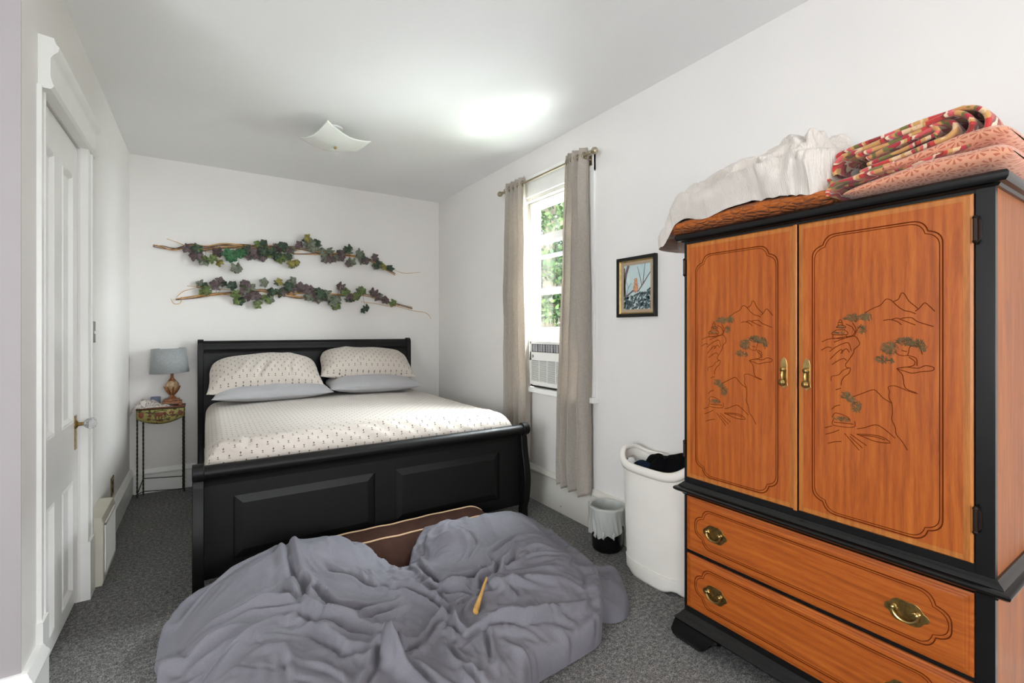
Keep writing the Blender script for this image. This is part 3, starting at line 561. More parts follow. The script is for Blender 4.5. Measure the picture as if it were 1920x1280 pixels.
FOLDS=[(-1,24,25,[0.409,3.245,0.346,2.455,0.362,2.356,0.36,2.249,0.335,2.18]),(-1,18,15,[0.292,2.363,0.31,2.282,0.326,2.194,0.327,2.168]),(-1,18,18,[0.069,2.257,0.139,2.241,0.225,2.214,0.327,2.168]),(-1,18,10,[-0.032,2.282,0.049,2.251,0.147,2.202]),(-1,20,18,[-0.112,2.22,-0.043,2.124,0.015,2.107,0.092,2.102,0.169,2.095]),(-1,18,14,[-0.019,1.943,0.022,1.983,0.09,2.036,0.168,2.085]),(-1,18,12,[-0.128,2.195,-0.063,2.074,-0.016,2.038,0.023,2.019]),(-1,20,18,[0.483,2.472,0.518,2.417,0.568,2.372,0.62,2.315,0.656,2.253,0.687,2.22]),(-1,14,14,[0.635,2.449,0.664,2.375,0.658,2.281]),(-1,22,18,[0.344,2.485,0.385,2.349,0.421,2.217,0.455,2.125,0.512,2.09,0.608,2.087,0.703,2.104]),(-1,20,14,[0.547,1.999,0.615,2.026,0.681,2.039,0.745,2.073]),(-1,16,20,[0.506,1.669,0.536,1.749,0.574,1.819]),(-1,18,18,[0.588,1.819,0.606,1.733,0.626,1.7]),(-1,18,14,[0.346,1.987,0.384,1.887,0.414,1.794,0.431,1.759]),(-1,18,14,[0.414,1.794,0.463,1.787,0.532,1.788]),(-1,18,16,[0.217,1.903,0.226,1.828,0.224,1.741,0.224,1.681]),(-1,18,12,[0.249,1.798,0.309,1.745,0.356,1.681,0.385,1.61]),(-1,16,16,[0.443,1.583,0.478,1.641,0.509,1.677]),(-1,14,14,[0.312,2.031,0.359,2.028,0.378,1.99,0.402,1.949]),(-1,24,22,[0.337,2.159,0.348,2.091,0.405,2.016,0.476,1.945,0.55,1.888]),(-1,14,10,[0.691,2.277,0.712,2.214,0.786,2.135]),(1,26,18,[0.448,3.357,0.386,2.433,0.439,2.31,0.483,2.226,0.568,2.19]),(1,26,22,[0.354,3.325,0.406,3.16,0.342,2.386,0.337,2.27,0.336,2.19]),(1,24,16,[0.118,2.236,0.228,2.24,0.304,2.194]),(1,24,14,[-0.091,2.245,0.001,2.158,0.094,2.15,0.151,2.127]),(1,22,24,[0.349,2.196,0.388,2.101,0.44,2.028,0.51,1.99,0.537,1.984]),(1,24,26,[0.58,1.838,0.581,1.739,0.594,1.615]),(1,22,16,[0.36,2.033,0.408,1.93,0.449,1.831,0.527,1.81]),(1,24,16,[0.175,1.95,0.239,1.892,0.257,1.794]),(1,22,18,[0.001,1.907,0.052,1.958,0.111,2.017,0.185,2.063,0.271,2.111]),(1,18,18,[0.531,1.981,0.575,1.894,0.643,1.888,0.69,1.904]),(1,16,12,[0.764,2.422,0.94,2.815,1.01,2.812]),(1,18,12,[0.617,3.248,0.537,2.473,0.618,2.466]),(-1,20,34,[0.969,2.418,0.944,2.26,0.955,2.146,1.003,2.086,1.086,2.067,1.178,2.09,1.238,2.136]),(-1,14,16,[1.064,2.488,1.119,2.436,1.176,2.41,1.225,2.401]),(-1,12,16,[1.219,2.498,1.25,2.381,1.257,2.309,1.231,2.277]),(-1,16,26,[1.283,2.199,1.266,2.112,1.228,2.034,1.189,2.024,1.133,2.01,1.077,1.95]),(-1,18,22,[1.294,2.216,1.367,2.219,1.447,2.243,1.518,2.262]),(-1,16,22,[1.243,2.031,1.309,2.028,1.363,2.071,1.442,2.163]),(-1,18,18,[0.714,2.228,0.795,2.16,0.848,2.03,0.879,1.9,0.872,1.828]),(-1,12,14,[0.795,2.259,0.78,2.298,0.728,2.271]),(-1,14,18,[0.847,1.845,0.854,1.803,0.869,1.755,0.874,1.714]),(-1,14,16,[0.786,1.822,0.833,1.842,0.853,1.829]),(-1,16,16,[0.725,1.764,0.773,1.806,0.819,1.839]),(-1,18,20,[0.872,1.685,0.92,1.691,0.977,1.686,1.04,1.665,1.098,1.636,1.188,1.619,1.299,1.615]),(-1,14,16,[0.856,1.477,0.898,1.554,0.933,1.626,0.962,1.682]),(-1,14,8,[1.007,1.737,1.063,1.702,1.147,1.666]),(-1,20,14,[1.224,1.607,1.285,1.569,1.32,1.546,1.362,1.547]),(-1,16,14,[1.755,1.881,1.712,1.783,1.685,1.685,1.659,1.622]),(-1,16,16,[1.667,1.725,1.578,1.648,1.539,1.611]),(-1,18,22,[0.608,1.727,0.662,1.722,0.72,1.766]),(-1,16,20,[0.588,1.834,0.604,1.748,0.605,1.719]),(-1,16,16,[0.606,1.691,0.638,1.591,0.664,1.491]),(-1,16,16,[0.788,1.544,0.784,1.492,0.79,1.462]),(-1,14,12,[0.799,1.7,0.789,1.616,0.795,1.559]),(-1,14,14,[1.197,1.855,1.185,1.788,1.189,1.771]),(-1,14,16,[1.118,1.983,1.171,1.94,1.222,1.893,1.264,1.836,1.343,1.774]),(-1,14,9,[1.289,1.92,1.341,1.886,1.403,1.854]),(-1,14,9,[1.372,2.019,1.462,1.993,1.533,1.965]),(-1,14,16,[1.156,1.889,1.076,1.908,1.035,1.888]),(-1,12,14,[0.923,2.057,0.956,2.033,1.019,1.998,1.049,1.927]),(-1,12,12,[0.919,1.911,0.984,1.929,1.044,1.932]),(-1,14,14,[0.963,2.738,1.052,2.785,1.008,2.495,1.05,2.515]),(-1,14,14,[0.797,2.206,0.861,2.241,0.931,2.248]),(-1,12,12,[0.923,2.057,0.907,2.006,0.929,1.932]),(-1,12,12,[1.132,2.218,1.176,2.24,1.239,2.292]),(-1,12,10,[1.018,2.361,1.082,2.355,1.136,2.327]),(-1,10,12,[1.125,2.067,1.164,2.064,1.212,2.008,1.296,1.931]),(1,30,20,[1.064,2.467,1.115,2.428,1.196,2.38,1.214,2.312,1.223,2.262]),(1,20,26,[1.571,3.148,1.299,2.438,1.32,2.358,1.3,2.274]),(1,22,24,[1.68,3.109,1.384,2.355,1.369,2.267]),(1,18,24,[1.461,2.169,1.374,2.116,1.3,2.069,1.254,2.035]),(1,22,18,[0.958,1.699,1.05,1.681,1.132,1.643,1.273,1.631,1.434,1.629]),(1,18,16,[1.133,1.929,1.211,1.876,1.325,1.807,1.455,1.755]),(1,20,10,[1.426,2.097,1.514,2.09,1.565,2.006]),(1,20,9,[1.345,1.953,1.463,1.875,1.896,2.155]),(1,16,16,[0.904,1.895,0.891,1.826,0.868,1.805]),(1,34,14,[0.867,1.475,1.058,1.536,1.206,1.546]),(1,16,18,[0.71,2.215,0.805,2.188,0.856,2.084,0.878,1.941]),(1,16,16,[0.772,1.818,0.842,1.861,0.881,1.86]),(1,20,20,[0.585,1.825,0.6,1.769,0.589,1.689,0.619,1.611]),(1,18,16,[0.825,2.432,1.017,2.765,1.102,2.796]),(1,12,14,[0.782,2.165,0.867,2.162,0.92,2.151]),(1,16,12,[0.801,2.427,0.832,2.363,0.916,2.384]),(1,14,16,[1.099,1.963,1.141,1.915,1.166,1.855]),(1,14,14,[0.94,2.079,1.017,2.054,1.068,2.005]),(1,26,12,[1.53,1.698,1.718,1.779,1.673,1.693]),(1,14,14,[1.091,1.883,1.015,1.878,0.948,1.858]),(1,10,12,[1.148,2.125,1.211,2.089,1.294,2.005,1.365,2.008]),(1,10,12,[0.872,2.123,0.906,2.068,0.886,1.991])]
# ================================================================= THE ROOM
XW, YR = -3.0, -4.5      # extents of the part behind the camera
struct(MB().box(XW-.1, XR+.15, YR-.15, YB+.15, -.1, 0).build('floor', M['carpet']))
struct(MB().box(XW-.1, XR+.15, YR-.15, YB+.15, ZC, ZC+.25).build('ceiling', M['ceil']))
struct(MB().box(XL-.15, XR+.15, YB, YB+.15, 0, ZC).build('wall_back', M['wall']))
WY0, WY1, WZ0, WZ1 = 2.60, 3.42, .93, 2.52     # window opening
b = MB(); b.box(XR, XR+.15, YR, -2.95, 0, ZC).box(XR, XR+.15, -1.85, WY0, 0, ZC).box(XR, XR+.15, WY1, YB, 0, ZC).box(XR, XR+.15, WY0, WY1, 0, WZ0).box(XR, XR+.15, WY0, WY1, WZ1, ZC)
b.box(XR, XR+.15, -2.95, -1.85, 0, .85).box(XR, XR+.15, -2.95, -1.85, 2.35, ZC)
struct(b.build('wall_right', M['wall']))
DY0, DY1, DZ = 2.585, 3.26, 2.335
b = MB(); b.box(XL-.15, XL, YE, DY0, 0, ZC).box(XL-.15, XL, DY1, YB, 0, ZC).box(XL-.15, XL, DY0, DY1, DZ, ZC)
struct(b.build('wall_left', M['wall']))
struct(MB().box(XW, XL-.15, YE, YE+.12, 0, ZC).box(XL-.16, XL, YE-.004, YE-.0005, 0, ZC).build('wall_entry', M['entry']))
struct(MB().box(XW-.1, XW, YR, -1.25, 0, ZC).box(XW-.1, XW, .65, YE+.12, 0, ZC).box(XW-.1, XW, -1.25, .65, 0, .8).box(XW-.1, XW, -1.25, .65, 2.4, ZC).build('wall_west', M['wall']))
b = MB(); b.box(XW, -.4, YR-.15, YR, 0, ZC).box(1.8, XR+.15, YR-.15, YR, 0, ZC).box(-.4, 1.8, YR-.15, YR, 0, .9).box(-.4, 1.8, YR-.15, YR, 2.4, ZC)
struct(b.build('wall_rear', M['wall']))
for nm, bx in (('window_4', lambda b: b.box(XW, XW+.02, -1.35, .75, .7, .8).box(XW, XW+.02, -1.35, .75, 2.4, 2.5).box(XW, XW+.02, -1.35, -1.25, .8, 2.4).box(XW, XW+.02, .65, .75, .8, 2.4).box(XW-.08, XW-.04, -1.25, .65, 1.57, 1.63)),
               ('window_2', lambda b: b.box(-.5, 1.9, YR, YR+.02, .8, .9).box(-.5, 1.9, YR, YR+.02, 2.4, 2.5).box(-.5, -.4, YR, YR+.02, .9, 2.4).box(1.8, 1.9, YR, YR+.02, .9, 2.4).box(.68, .72, YR-.1, YR-.06, .9, 2.4).box(-.4, 1.8, YR-.1, YR-.06, 1.62, 1.68)),
               ('window_3', lambda b: b.box(XR-.02, XR, -3.05, -1.75, .75, .85).box(XR-.02, XR, -3.05, -1.75, 2.35, 2.45).box(XR-.02, XR, -3.05, -2.95, .85, 2.35).box(XR-.02, XR, -1.85, -1.75, .85, 2.35).box(XR+.06, XR+.1, -2.95, -1.85, 1.57, 1.63))):
    b = MB(); bx(b); struct(b.build(nm, M['trim']))
# baseboards : tall board with moulded cap
def base_prof(h, t=.022):
    return [(0, 0), (t, 0), (t, h-.05), (t+.006, h-.046), (t+.010, h-.034), (t+.004, h-.022), (t-.004, h-.014), (t-.008, h-.003), (t-.012, h), (0, h)]
struct(MB().sweep([(XL, YB), (XL, 3.80)], base_prof(.215), 0, side=-1).build('baseboard_left', M['trim'], smooth=True))
struct(MB().sweep([(XR, YB), (XL+.03, YB)], base_prof(.205), 0, side=-1).build('baseboard_back', M['trim'], smooth=True))
bp = [(0, 0), (.02, 0), (.02, .235), (.03, .238), (.034, .25), (.03, .262), (.022, .27), (.018, .282), (0, .285)]
struct(MB().sweep([(XR, 1.5), (XR, YB-.03)], bp, 0, side=-1).build('baseboard_right', M['scuffed'], smooth=True))
struct(MB().sweep([(XR, YR), (XR, 1.5)], bp, 0, side=-1).build('baseboard_right', M['trim'], smooth=True))
struct(MB().sweep([(XL, 2.505), (XL, YE), (XW, YE)], base_prof(.20, .03), 0, side=-1).build('baseboard_entry', M['trim'], smooth=True))
# ---------------- door
door = bpy.data.objects.new('door_1', None); COL.objects.link(door); door.location = (XL, 2.88, 0); struct(door)
DX = -.553
b = MB(); pans = [(2.64, 2.815), (2.945, 3.16)]
zs = [(.10, .655), (.94, 2.17)]
ys = [DY0+.004, pans[0][0], pans[0][1], pans[1][0], pans[1][1], DY1-.004]; zz = [.03, zs[0][0], zs[0][1], zs[1][0], zs[1][1], DZ-.006]
for i in range(5):
    for j in range(5):
        if i in (1, 3) and j in (1, 3):
            y0, y1, z0, z1 = ys[i], ys[i+1], zz[j], zz[j+1]
            # recessed panel: sloping moulding then a flat field
            for (a, xa), (c, xc) in (((0, DX), (.006, DX-.004)), ((.006, DX-.004), (.014, DX+.002)), ((.014, DX+.002), (.03, DX-.013))):
                o = [(xa, y0+a, z0+a), (xa, y1-a, z0+a), (xa, y1-a, z1-a), (xa, y0+a, z1-a)]
                n = [(xc, y0+c, z0+c), (xc, y1-c, z0+c), (xc, y1-c, z1-c), (xc, y0+c, z1-c)]
                b.add(o+n, [(k, (k+1) % 4, (k+1) % 4+4, k+4) for k in range(4)])
            c = .03; b.add([(DX-.013, y0+c, z0+c), (DX-.013, y1-c, z0+c), (DX-.013, y1-c, z1-c), (DX-.013, y0+c, z1-c)], [(0, 1, 2, 3)])
        else: b.add([(DX, ys[i], zz[j]), (DX, ys[i+1], zz[j]), (DX, ys[i+1], zz[j+1]), (DX, ys[i], zz[j+1])], [(0, 1, 2, 3)])
b.box(DX-.04, DX-.02, DY0+.004, DY1-.004, .03, DZ-.006)
b.box(DX-.02, DX-.0005, DY1-.006, DY1-.004, .03, DZ-.006).box(DX-.02, DX-.0005, DY0+.004, DY0+.006, .03, DZ-.006).box(DX-.02, DX-.0005, DY0+.004, DY1-.004, DZ-.008, DZ-.006).box(DX-.02, DX-.0005, DY0+.004, DY1-.004, .03, .032)
leaf = b.build('door_leaf', M['trim'], door)
b = MB()
cp = [(0, 0), (.030, 0), (.034, .012), (.028, .02), (.028, .085), (.034, .092), (.034, .108), (.022, .115), (0, .118)]
b.prism([(XL+o, 3.262+t) for o, t in cp], 'z', .30, 2.345)
b.prism([(XL, 2.583), (XL+.012, 2.583), (XL+.012, 2.575), (XL+.008, 2.572), (XL+.010, 2.53), (XL+.014, 2.525), (XL+.014, 2.512), (XL, 2.508)], 'z', .28, 2.345)
b.box(XL, XL+.04, 3.26, 3.384, 0, .30).box(XL, XL+.02, 2.50, 2.584, 0, .28)
# head: flat board with scrolled crown ends
hp = [(0, 0), (.036, 0), (.046, .012), (.04, .03), (.036, .05), (.036, .12), (.044, .135), (.058, .15), (.062, .168), (.05, .18), (.046, .2), (0, .205)]
b.prism([(XL+o, 2.34+z) for o, z in hp], 'y', 2.525, 3.425)
b.box(XL-.08, XL-.055, DY0, DY1, .0, DZ).build('door_casing', M['trim'], door, smooth=True)
bpy.data.objects['door_casing'].data
k = MB().lathe((DX, 3.205, .925), [(.026, 0), (.026, .004), (.014, .01), (.009, .014), (.009, .035)], 20, 'x').box(DX, DX+.004, 3.188, 3.222, .80, .97).build('knob_plate', M['old_brass'], leaf, smooth=True)
MB().lathe((DX, 3.205, .925), [(.008, .03), (.014, .034), (.024, .045), (.029, .058), (.028, .07), (.02, .08), (.004, .084)], 12, 'x').build('glass_knob', M['knobglass'], leaf, smooth=False)
MB().box(DX, DX+.006, 2.592, 2.61, .36, .46).tube([(DX+.008, 2.590, .355), (DX+.008, 2.590, .465)], .006).build('hinge', M['chipped'], leaf)
# ---------------- window
win = bpy.data.objects.new('window_1', None); COL.objects.link(win); win.location = (XR, 3.01, WZ0); struct(win)
b = MB(); W = .125
for y0, y1 in ((WY0-W, WY0), (WY1, WY1+W)): b.box(XR-.02, XR, y0, y1, WZ0, 2.67)
b.box(XR-.021, XR, WY0-W, WY1+W, WZ1, 2.67).box(XR-.03, XR, WY0-W-.01, WY1+W+.01, 2.66, 2.685)
cas = b.build('casing', M['trim'], win, bevel=.002)
b = MB(); b.box(XR, XR+.15, WY0-.001, WY0+.012, WZ0, WZ1).box(XR, XR+.15, WY1-.012, WY1+.001, WZ0, WZ1).box(XR, XR+.15, WY0, WY1, WZ1-.012, WZ1+.001)
b.box(XR+.0, XR+.035, WY0+.012, WY0+.03, WZ0, WZ1).box(XR+.0, XR+.035, WY1-.03, WY1-.012, WZ0, WZ1).box(XR+.0, XR+.035, WY0, WY1, WZ1-.03, WZ1-.012)
b.box(XR+.075, XR+.082, WY0+.012, WY0+.026, WZ0, WZ1).box(XR+.075, XR+.082, WY1-.026, WY1-.012, WZ0, WZ1)
b.build('jamb', M['chipped'], win)
b = MB(); b.box(XR-.055, XR+.15, WY0-W-.03, WY1+W+.03, WZ0-.04, WZ0).build('window_sill', M['trim'], win, bevel=.006)
def sash(nm, x0, x1, z0, z1, st, rt, rb, zm=None):
    b = MB(); y0, y1 = WY0+.014, WY1-.014
    b.box(x0, x1, y0, y0+st, z0, z1).box(x0, x1, y1-st, y1, z0, z1).box(x0, x1, y0+st, y1-st, z0, z0+rb).box(x0, x1, y0+st, y1-st, z1-rt, z1)
    o = b.build(nm, M['trim'], win, bevel=.003)
    MB().box((x0+x1)/2-.0015, (x0+x1)/2+.0015, y0+st, y1-st, z0+rb, z1-rt).build('pane', M['glass'], o); return o
sash('upper_sash', XR+.084, XR+.118, 1.70, 2.505, .075, .055, .05)
ls = sash('lower_sash', XR+.038, XR+.073, 1.31, 2.19, .072, .06, .115)
for y in (3.2, 2.86):
    MB().tube([(XR+.036, y-.03, 1.37), (XR+.016, y-.03, 1.37), (XR+.016, y+.03, 1.37), (XR+.036, y+.03, 1.37)], .004).build('sash_lift', M['chipped'], ls)
b = MB()
sx = XR+.15
b.box(sx, sx+.03, WY0+.0, WY0+.05, WZ0, WZ1).box(sx, sx+.03, WY1-.05, WY1, WZ0, WZ1).box(sx, sx+.03, WY0, WY1, WZ1-.06, WZ1).box(sx, sx+.03, WY0+.05, WY1-.05, 2.02, 2.05).box(sx, sx+.03, WY0+.05, WY1-.05, 1.30, 1.34).box(sx, sx+.03, WY0, WY1, WZ0, WZ0+.03)
b.build('storm_frame', M['storm'], win)
# ---------------- air conditioner
ac = thing('air_conditioner', (XR, 3.0, .935), 'white window air conditioner with louvred front under the raised sash', 'air conditioner')
AY0, AY1, AX = 2.76, 3.235, 2.268
b = MB(); b.box(AX+.02, XR+.45, AY0+.01, AY1-.01, .945, 1.305)
b.build('housing', M['white_plastic'], ac, bevel=.006)
b = MB(); b.box(AX, AX+.02, AY0, AY1, .955, .985).box(AX, AX+.02, AY0, AY1, 1.155, 1.222).box(AX, AX+.02, AY0, AY0+.02, .985, 1.31).box(AX, AX+.02, AY1-.02, AY1, .985, 1.31).box(AX, AX+.02, AY0, AY1, 1.288, 1.31)

for i in range(17): z = .988+i*.0098; b.box(AX-.001, AX+.014, AY0+.02, AY1-.02, z, z+.0050)
for i in range(1, 4): y = AY0+.02+(AY1-AY0-.04)*i/4; b.box(AX, AX+.012, y-.003, y+.003, .985, 1.155)
fp = b.build('front_grille', M['white_plastic'], ac)
MB().box(AX+.0135, AX+.019, AY0+.01, AY1-.01, .98, 1.16).build('grille_backing', plain('shaded_grey_plastic', (120, 120, 118), .6), fp)  # backing greyed so its colour carries the shade between the louvres
MB().box(AX+.012, AX+.018, AY0+.02, AY1-.02, 1.222, 1.288).build('outlet_recess', M['dark'], fp)  # near-black sheet stands in for the shade inside the air outlet
b = MB()
for i in range(13): y = AY0+.035+i*.034; b.box(AX+.002, AX+.016, y, y+.012+(.006 if i % 3 else 0), 1.226, 1.284)
for i in range(3): z = 1.238+i*.017; b.box(AX+.004, AX+.01, AY0+.02, AY1-.02, z, z+.003)
b.build('air_vanes', M['graypillow'], fp)
b = MB(); b.lathe((AX+.001, AY1-.045, 1.188), [(.011, 0), (.011, -.003), (.009, -.004)], 20, 'x'); b.build('round_badge', M['lacquer'], fp)
MB().lathe((AX-.002, AY1-.045, 1.188), [(.006, 0), (.006, -.002)], 16, 'x').build('badge_centre', M['white_plastic'], fp)
MB().box(AX+.05, XR+.1, AY0+.02, AY1-.03, .932, .95).build('base_foam', M['ducttape'], ac)
# ---------------- curtains
rod = thing('curtain_rod', (2.22, 3.01, 2.62), 'slim brass-toned curtain rod with ball ends above the window', 'curtain rod')
MB().tube([(2.22, 2.44, 2.622), (2.22, 3.59, 2.622)], .0085, 12).build('rod_pole', M['rod'], rod, smooth=True)
for y, s in ((2.44, -1), (3.59, 1)):
    MB().lathe((2.22, y, 2.622), [(.012, -.01*s), (.012, .004*s), (.007, .01*s), (.01, .018*s), (.02, .026*s), (.0245, .04*s), (.02, .055*s), (.008, .063*s), (.001, .064*s)], 18, 'y').build('finial', M['rod'], rod, smooth=True)
for y in (2.50, 3.53): MB().tube([(2.22, y, 2.61), (2.25, y, 2.60), (2.282, y, 2.60)], .006).box(2.276, 2.283, y-.012, y+.012, 2.56, 2.63).build('bracket', M['rod'], rod, smooth=True)
def curtain(y_top, y_bot, z_top, z_bot, n, amp, seed, label, pinch=None):
    root = thing('curtain', (2.22, sum(y_top)/2, z_top), label, 'curtain', None)
    a, bn = 260, 120
    t = np.linspace(0, 1, a)[:, None]*np.ones((1, bn)); s = np.ones((a, 1))*np.linspace(0, 1, bn)[None, :]
    ph = t*n*2*PI+.5*np.sin(t*5+seed)+.25*np.sin(s*4+t*9+seed)*s
    k = .55+.45*np.sin(s*PI)**.5+.25*s
    y0 = y_top[0]+(y_bot[0]-y_top[0])*s+ (pinch or 0)*np.sin(s*PI); y1 = y_top[1]+(y_bot[1]-y_top[1])*s-(pinch or 0)*np.sin(s*PI)
    Yc = y0+(y1-y0)*t+.006*np.sin(ph*2)+.008*np.sin(s*7+seed)*s
    Xc = 2.222+amp*k*np.sin(ph)+.008*np.sin(ph*2.3+s*6)*s+.004*wob(t*3, s*9, seed, 3)
    Zc = z_top+(z_bot-z_top)*s+.012*np.sin(ph)*s
    grid('curtain_cloth', Xc, Yc, Zc, M['curtain'], root, solid=.0025)
    for i in range(int(n*2)):
        y = y_top[0]+(y_top[1]-y_top[0])*(i+.5)/(n*2)
        MB().tube([(2.222+.022*math.cos(q*PI/8), y, 2.622+.022*math.sin(q*PI/8)) for q in range(16)], .0035, 6, closed=True).build('grommet', M['rod'], root, smooth=True)
    return root
curtain((2.49, 2.70), (2.455, 2.80), 2.68, .245, 3.5, .040, 2, 'taupe linen curtain on the right side of the window, nearer the wardrobe')
curtain((3.25, 3.55), (3.20, 3.58), 2.68, .30, 4.5, .04, 5, 'taupe linen curtain on the left side of the window, nearer the bed, glowing with daylight')
# ---------------- things on the walls
v = thing('wall_register', (-.5, 3.59, 0), 'white metal heating register standing out from the baseboard beside the door', 'air vent')
b = MB(); b.prism([(XL, 0), (-.475, .0), (-.470, .02), (-.470, .34), (-.478, .372), (XL, .378)], 'y', 3.395, 3.79); b.build('vent_box', M['grille'], v, bevel=.004)
b = MB()
for z0, z1, y0, y1 in ((.045, .062, 3.43, 3.76), (.318, .334, 3.43, 3.76), (.045, .334, 3.43, 3.445), (.045, .334, 3.745, 3.76)): b.box(-.471, -.463, y0, y1, z0, z1)
b.build('vent_frame', M['trim'], v, bevel=.002)
b = MB()
for i in range(19): y = 3.455+i*.0155; b.box(-.470, -.465, y, y+.006, .062, .318)
b.build('vent_bars', M['white_plastic'], v)
MB().box(-.4705, -.4695, 3.445, 3.745, .062, .318).build('vent_opening', M['grille'], v)
def ornate_plate(name, y, z, hw, hh, label, cat, holes):
    root = thing(name, (XL, y, z), label, cat)
    pts = []
    for i in range(48):
        a = 2*PI*i/48; c, s = math.cos(a), math.sin(a); r = 1+.05*math.cos(8*a)
        q = max(abs(c), abs(s)); pts.append((y+hw*c/q*r*.97, z+hh*s/q*r*.97))
    b = MB(); b.prism(pts, 'x', XL, XL+.006); b.build('cover_plate', M['old_brass'] if cat == 'outlet' else M['grille2'], root, bevel=.002)
    for dz in holes:
        if cat == 'outlet':
            r = MB().box(XL+.006, XL+.009, y-.016, y+.016, z+dz-.014, z+dz+.014).build('receptacle', M['lacquer'], root, bevel=.001)
        else: MB().box(XL+.006, XL+.02, y-.004, y+.004, z+dz-.01, z+dz+.006).build('switch_toggle', M['white_plastic'], root)
M['grille2'] = plain('tarnished_silver', (150, 148, 142), .45, .6, var=.3, nscale=60)
ornate_plate('wall_outlet', 4.24, .325, .05, .065, 'ornate bronze electrical outlet low on the left wall past the register', 'outlet', (.025, -.025))
ornate_plate('light_switch', 3.59, 1.39, .04, .06, 'ornate silver switch plate on the left wall beside the door', 'light switch', (0,))
# picture
pf = thing('framed_picture', (XR, 2.09, 1.68), 'small framed picture of an orange owl on a branch, hung between curtain and wardrobe', 'picture')
y0, y1, z0, z1 = 1.930, 2.252, 1.484, 1.868
def frame_ring(b, y0, y1, z0, z1, wd, x0, x1, xi):
    o = [(y0, z0), (y1, z0), (y1, z1), (y0, z1)]; i = [(y0+wd, z0+wd), (y1-wd, z0+wd), (y1-wd, z1-wd), (y0+wd, z1-wd)]
    v = [(x0, *p) for p in o]+[(x1, *p) for p in o]+[(xi, *p) for p in i]+[(x0, *p) for p in i]
    b.add(v, [f for k in range(4) for f in [(k, (k+1) % 4, (k+1) % 4+4, k+4), (k+4, (k+1) % 4+4, (k+1) % 4+8, k+8), (k+8, (k+1) % 4+8, (k+1) % 4+12, k+12), (k+12, (k+1) % 4+12, (k+1) % 4, k)]])
b = MB(); frame_ring(b, y0, y1, z0, z1, .022, XR, XR-.026, XR-.02); b.build('outer_frame', M['lacquer'], pf, bevel=.002)
b = MB(); frame_ring(b, y0+.022, y1-.022, z0+.022, z1-.022, .008, XR, XR-.02, XR-.012); b.build('gilt_slip', M['brass'], pf)
b = MB(); frame_ring(b, y0+.03, y1-.03, z0+.03, z1-.03, .02, XR, XR-.010, XR-.009); b.build('mat_board', plain('taupe_mat', (172, 152, 128), .9), pf)
px = XR-.006; a0, a1, c0, c1 = y0+.05, y1-.05, z0+.05, z1-.05
def picmat():
    m, nt, b = newmat('painted_sky'); v = coords(nt)
    nt.links.new(ramp(nt, noise(nt, v, 9, 3), [(.3, srgb(176, 200, 204)), (.7, srgb(206, 218, 212))]), b.inputs['Base Color']); b.inputs['Roughness'].default_value = .5; return m
art = MB().box(px, XR, a0, a1, c0, c1).build('painting', picmat(), pf)
def PQ(u, v, k=0): return (px-.0008-k*.0004, a1-(a1-a0)*u, c0+(c1-c0)*v)    # u left->right seen from the room
b = MB()
def stroke(b, pts, w0, w1, k=1):
    n = len(pts); vs = []
    for i, (u, v) in enumerate(pts):
        q = Vector(PQ(u, v, k)); w_ = w0+(w1-w0)*i/(n-1); p2 = Vector(PQ(*pts[min(i+1, n-1)], k))-Vector(PQ(*pts[max(i-1, 0)], k))
        nn = Vector((0, -p2.z, p2.y)).normalized()*w_; vs += [q-nn, q+nn]
    b.add(vs, [(2*i, 2*i+1, 2*i+3, 2*i+2) for i in range(n-1)])
stroke(b, [(.18, 1), (.08, .8), (.02, .55), (.05, .3), (.1, .2)], .011, .007)
stroke(b, [(.02, .95), (.02, .5), (.0, .3)], .006, .008)
stroke(b, [(.1, .3), (.35, .42), (.55, .4), (.75, .58), (.99, .8)], .006, .003)
stroke(b, [(.68, .52), (.62, .7), (.52, .95)], .003, .0015); stroke(b, [(.72, .56), (.76, .8), (.8, 1)], .003, .0015)
stroke(b, [(.1, .32), (.18, .5), (.1, .62)], .002, .001); stroke(b, [(.15, .48), (.3, .6)], .002, .001)
b.build('painted_branches', plain('painted_branch', (110, 96, 98), .6), art)
b = MB(); rnd = random.Random(4)
for i in range(260):
    u = rnd.random(); v = rnd.random()*(.30+.25*max(0, u-.35)); q = PQ(u, v, 2+i % 3); r = .004+rnd.random()*.006
    b.add([(q[0], min(max(q[1]+r*math.cos(a+rnd.random()*.5), a0), a1), min(max(q[2]+r*math.sin(a), c0), c1)) for a in (0, 1.05, 2.1, 3.14, 4.2, 5.2)], [(0, 1, 2, 3, 4, 5)])
b.build('painted_foliage', plain('painted_foliage', (92, 108, 112), .6, var=.6, nscale=90), art)
b = MB(); pts = []
for i in range(20):
    a = 2*PI*i/20; rx = .1*(1 if math.sin(a) < 0 else .75); pts.append(PQ(.46+rx*math.cos(a), .52+.15*math.sin(a), 6))
b.add(pts, [tuple(range(20))])
b.add([PQ(.46+.06*math.cos(2*PI*i/12), .66+.035*math.sin(2*PI*i/12), 7) for i in range(12)], [tuple(range(12))])
b.build('painted_owl', plain('painted_owl', (206, 148, 112), .6, var=.3, nscale=80), art)
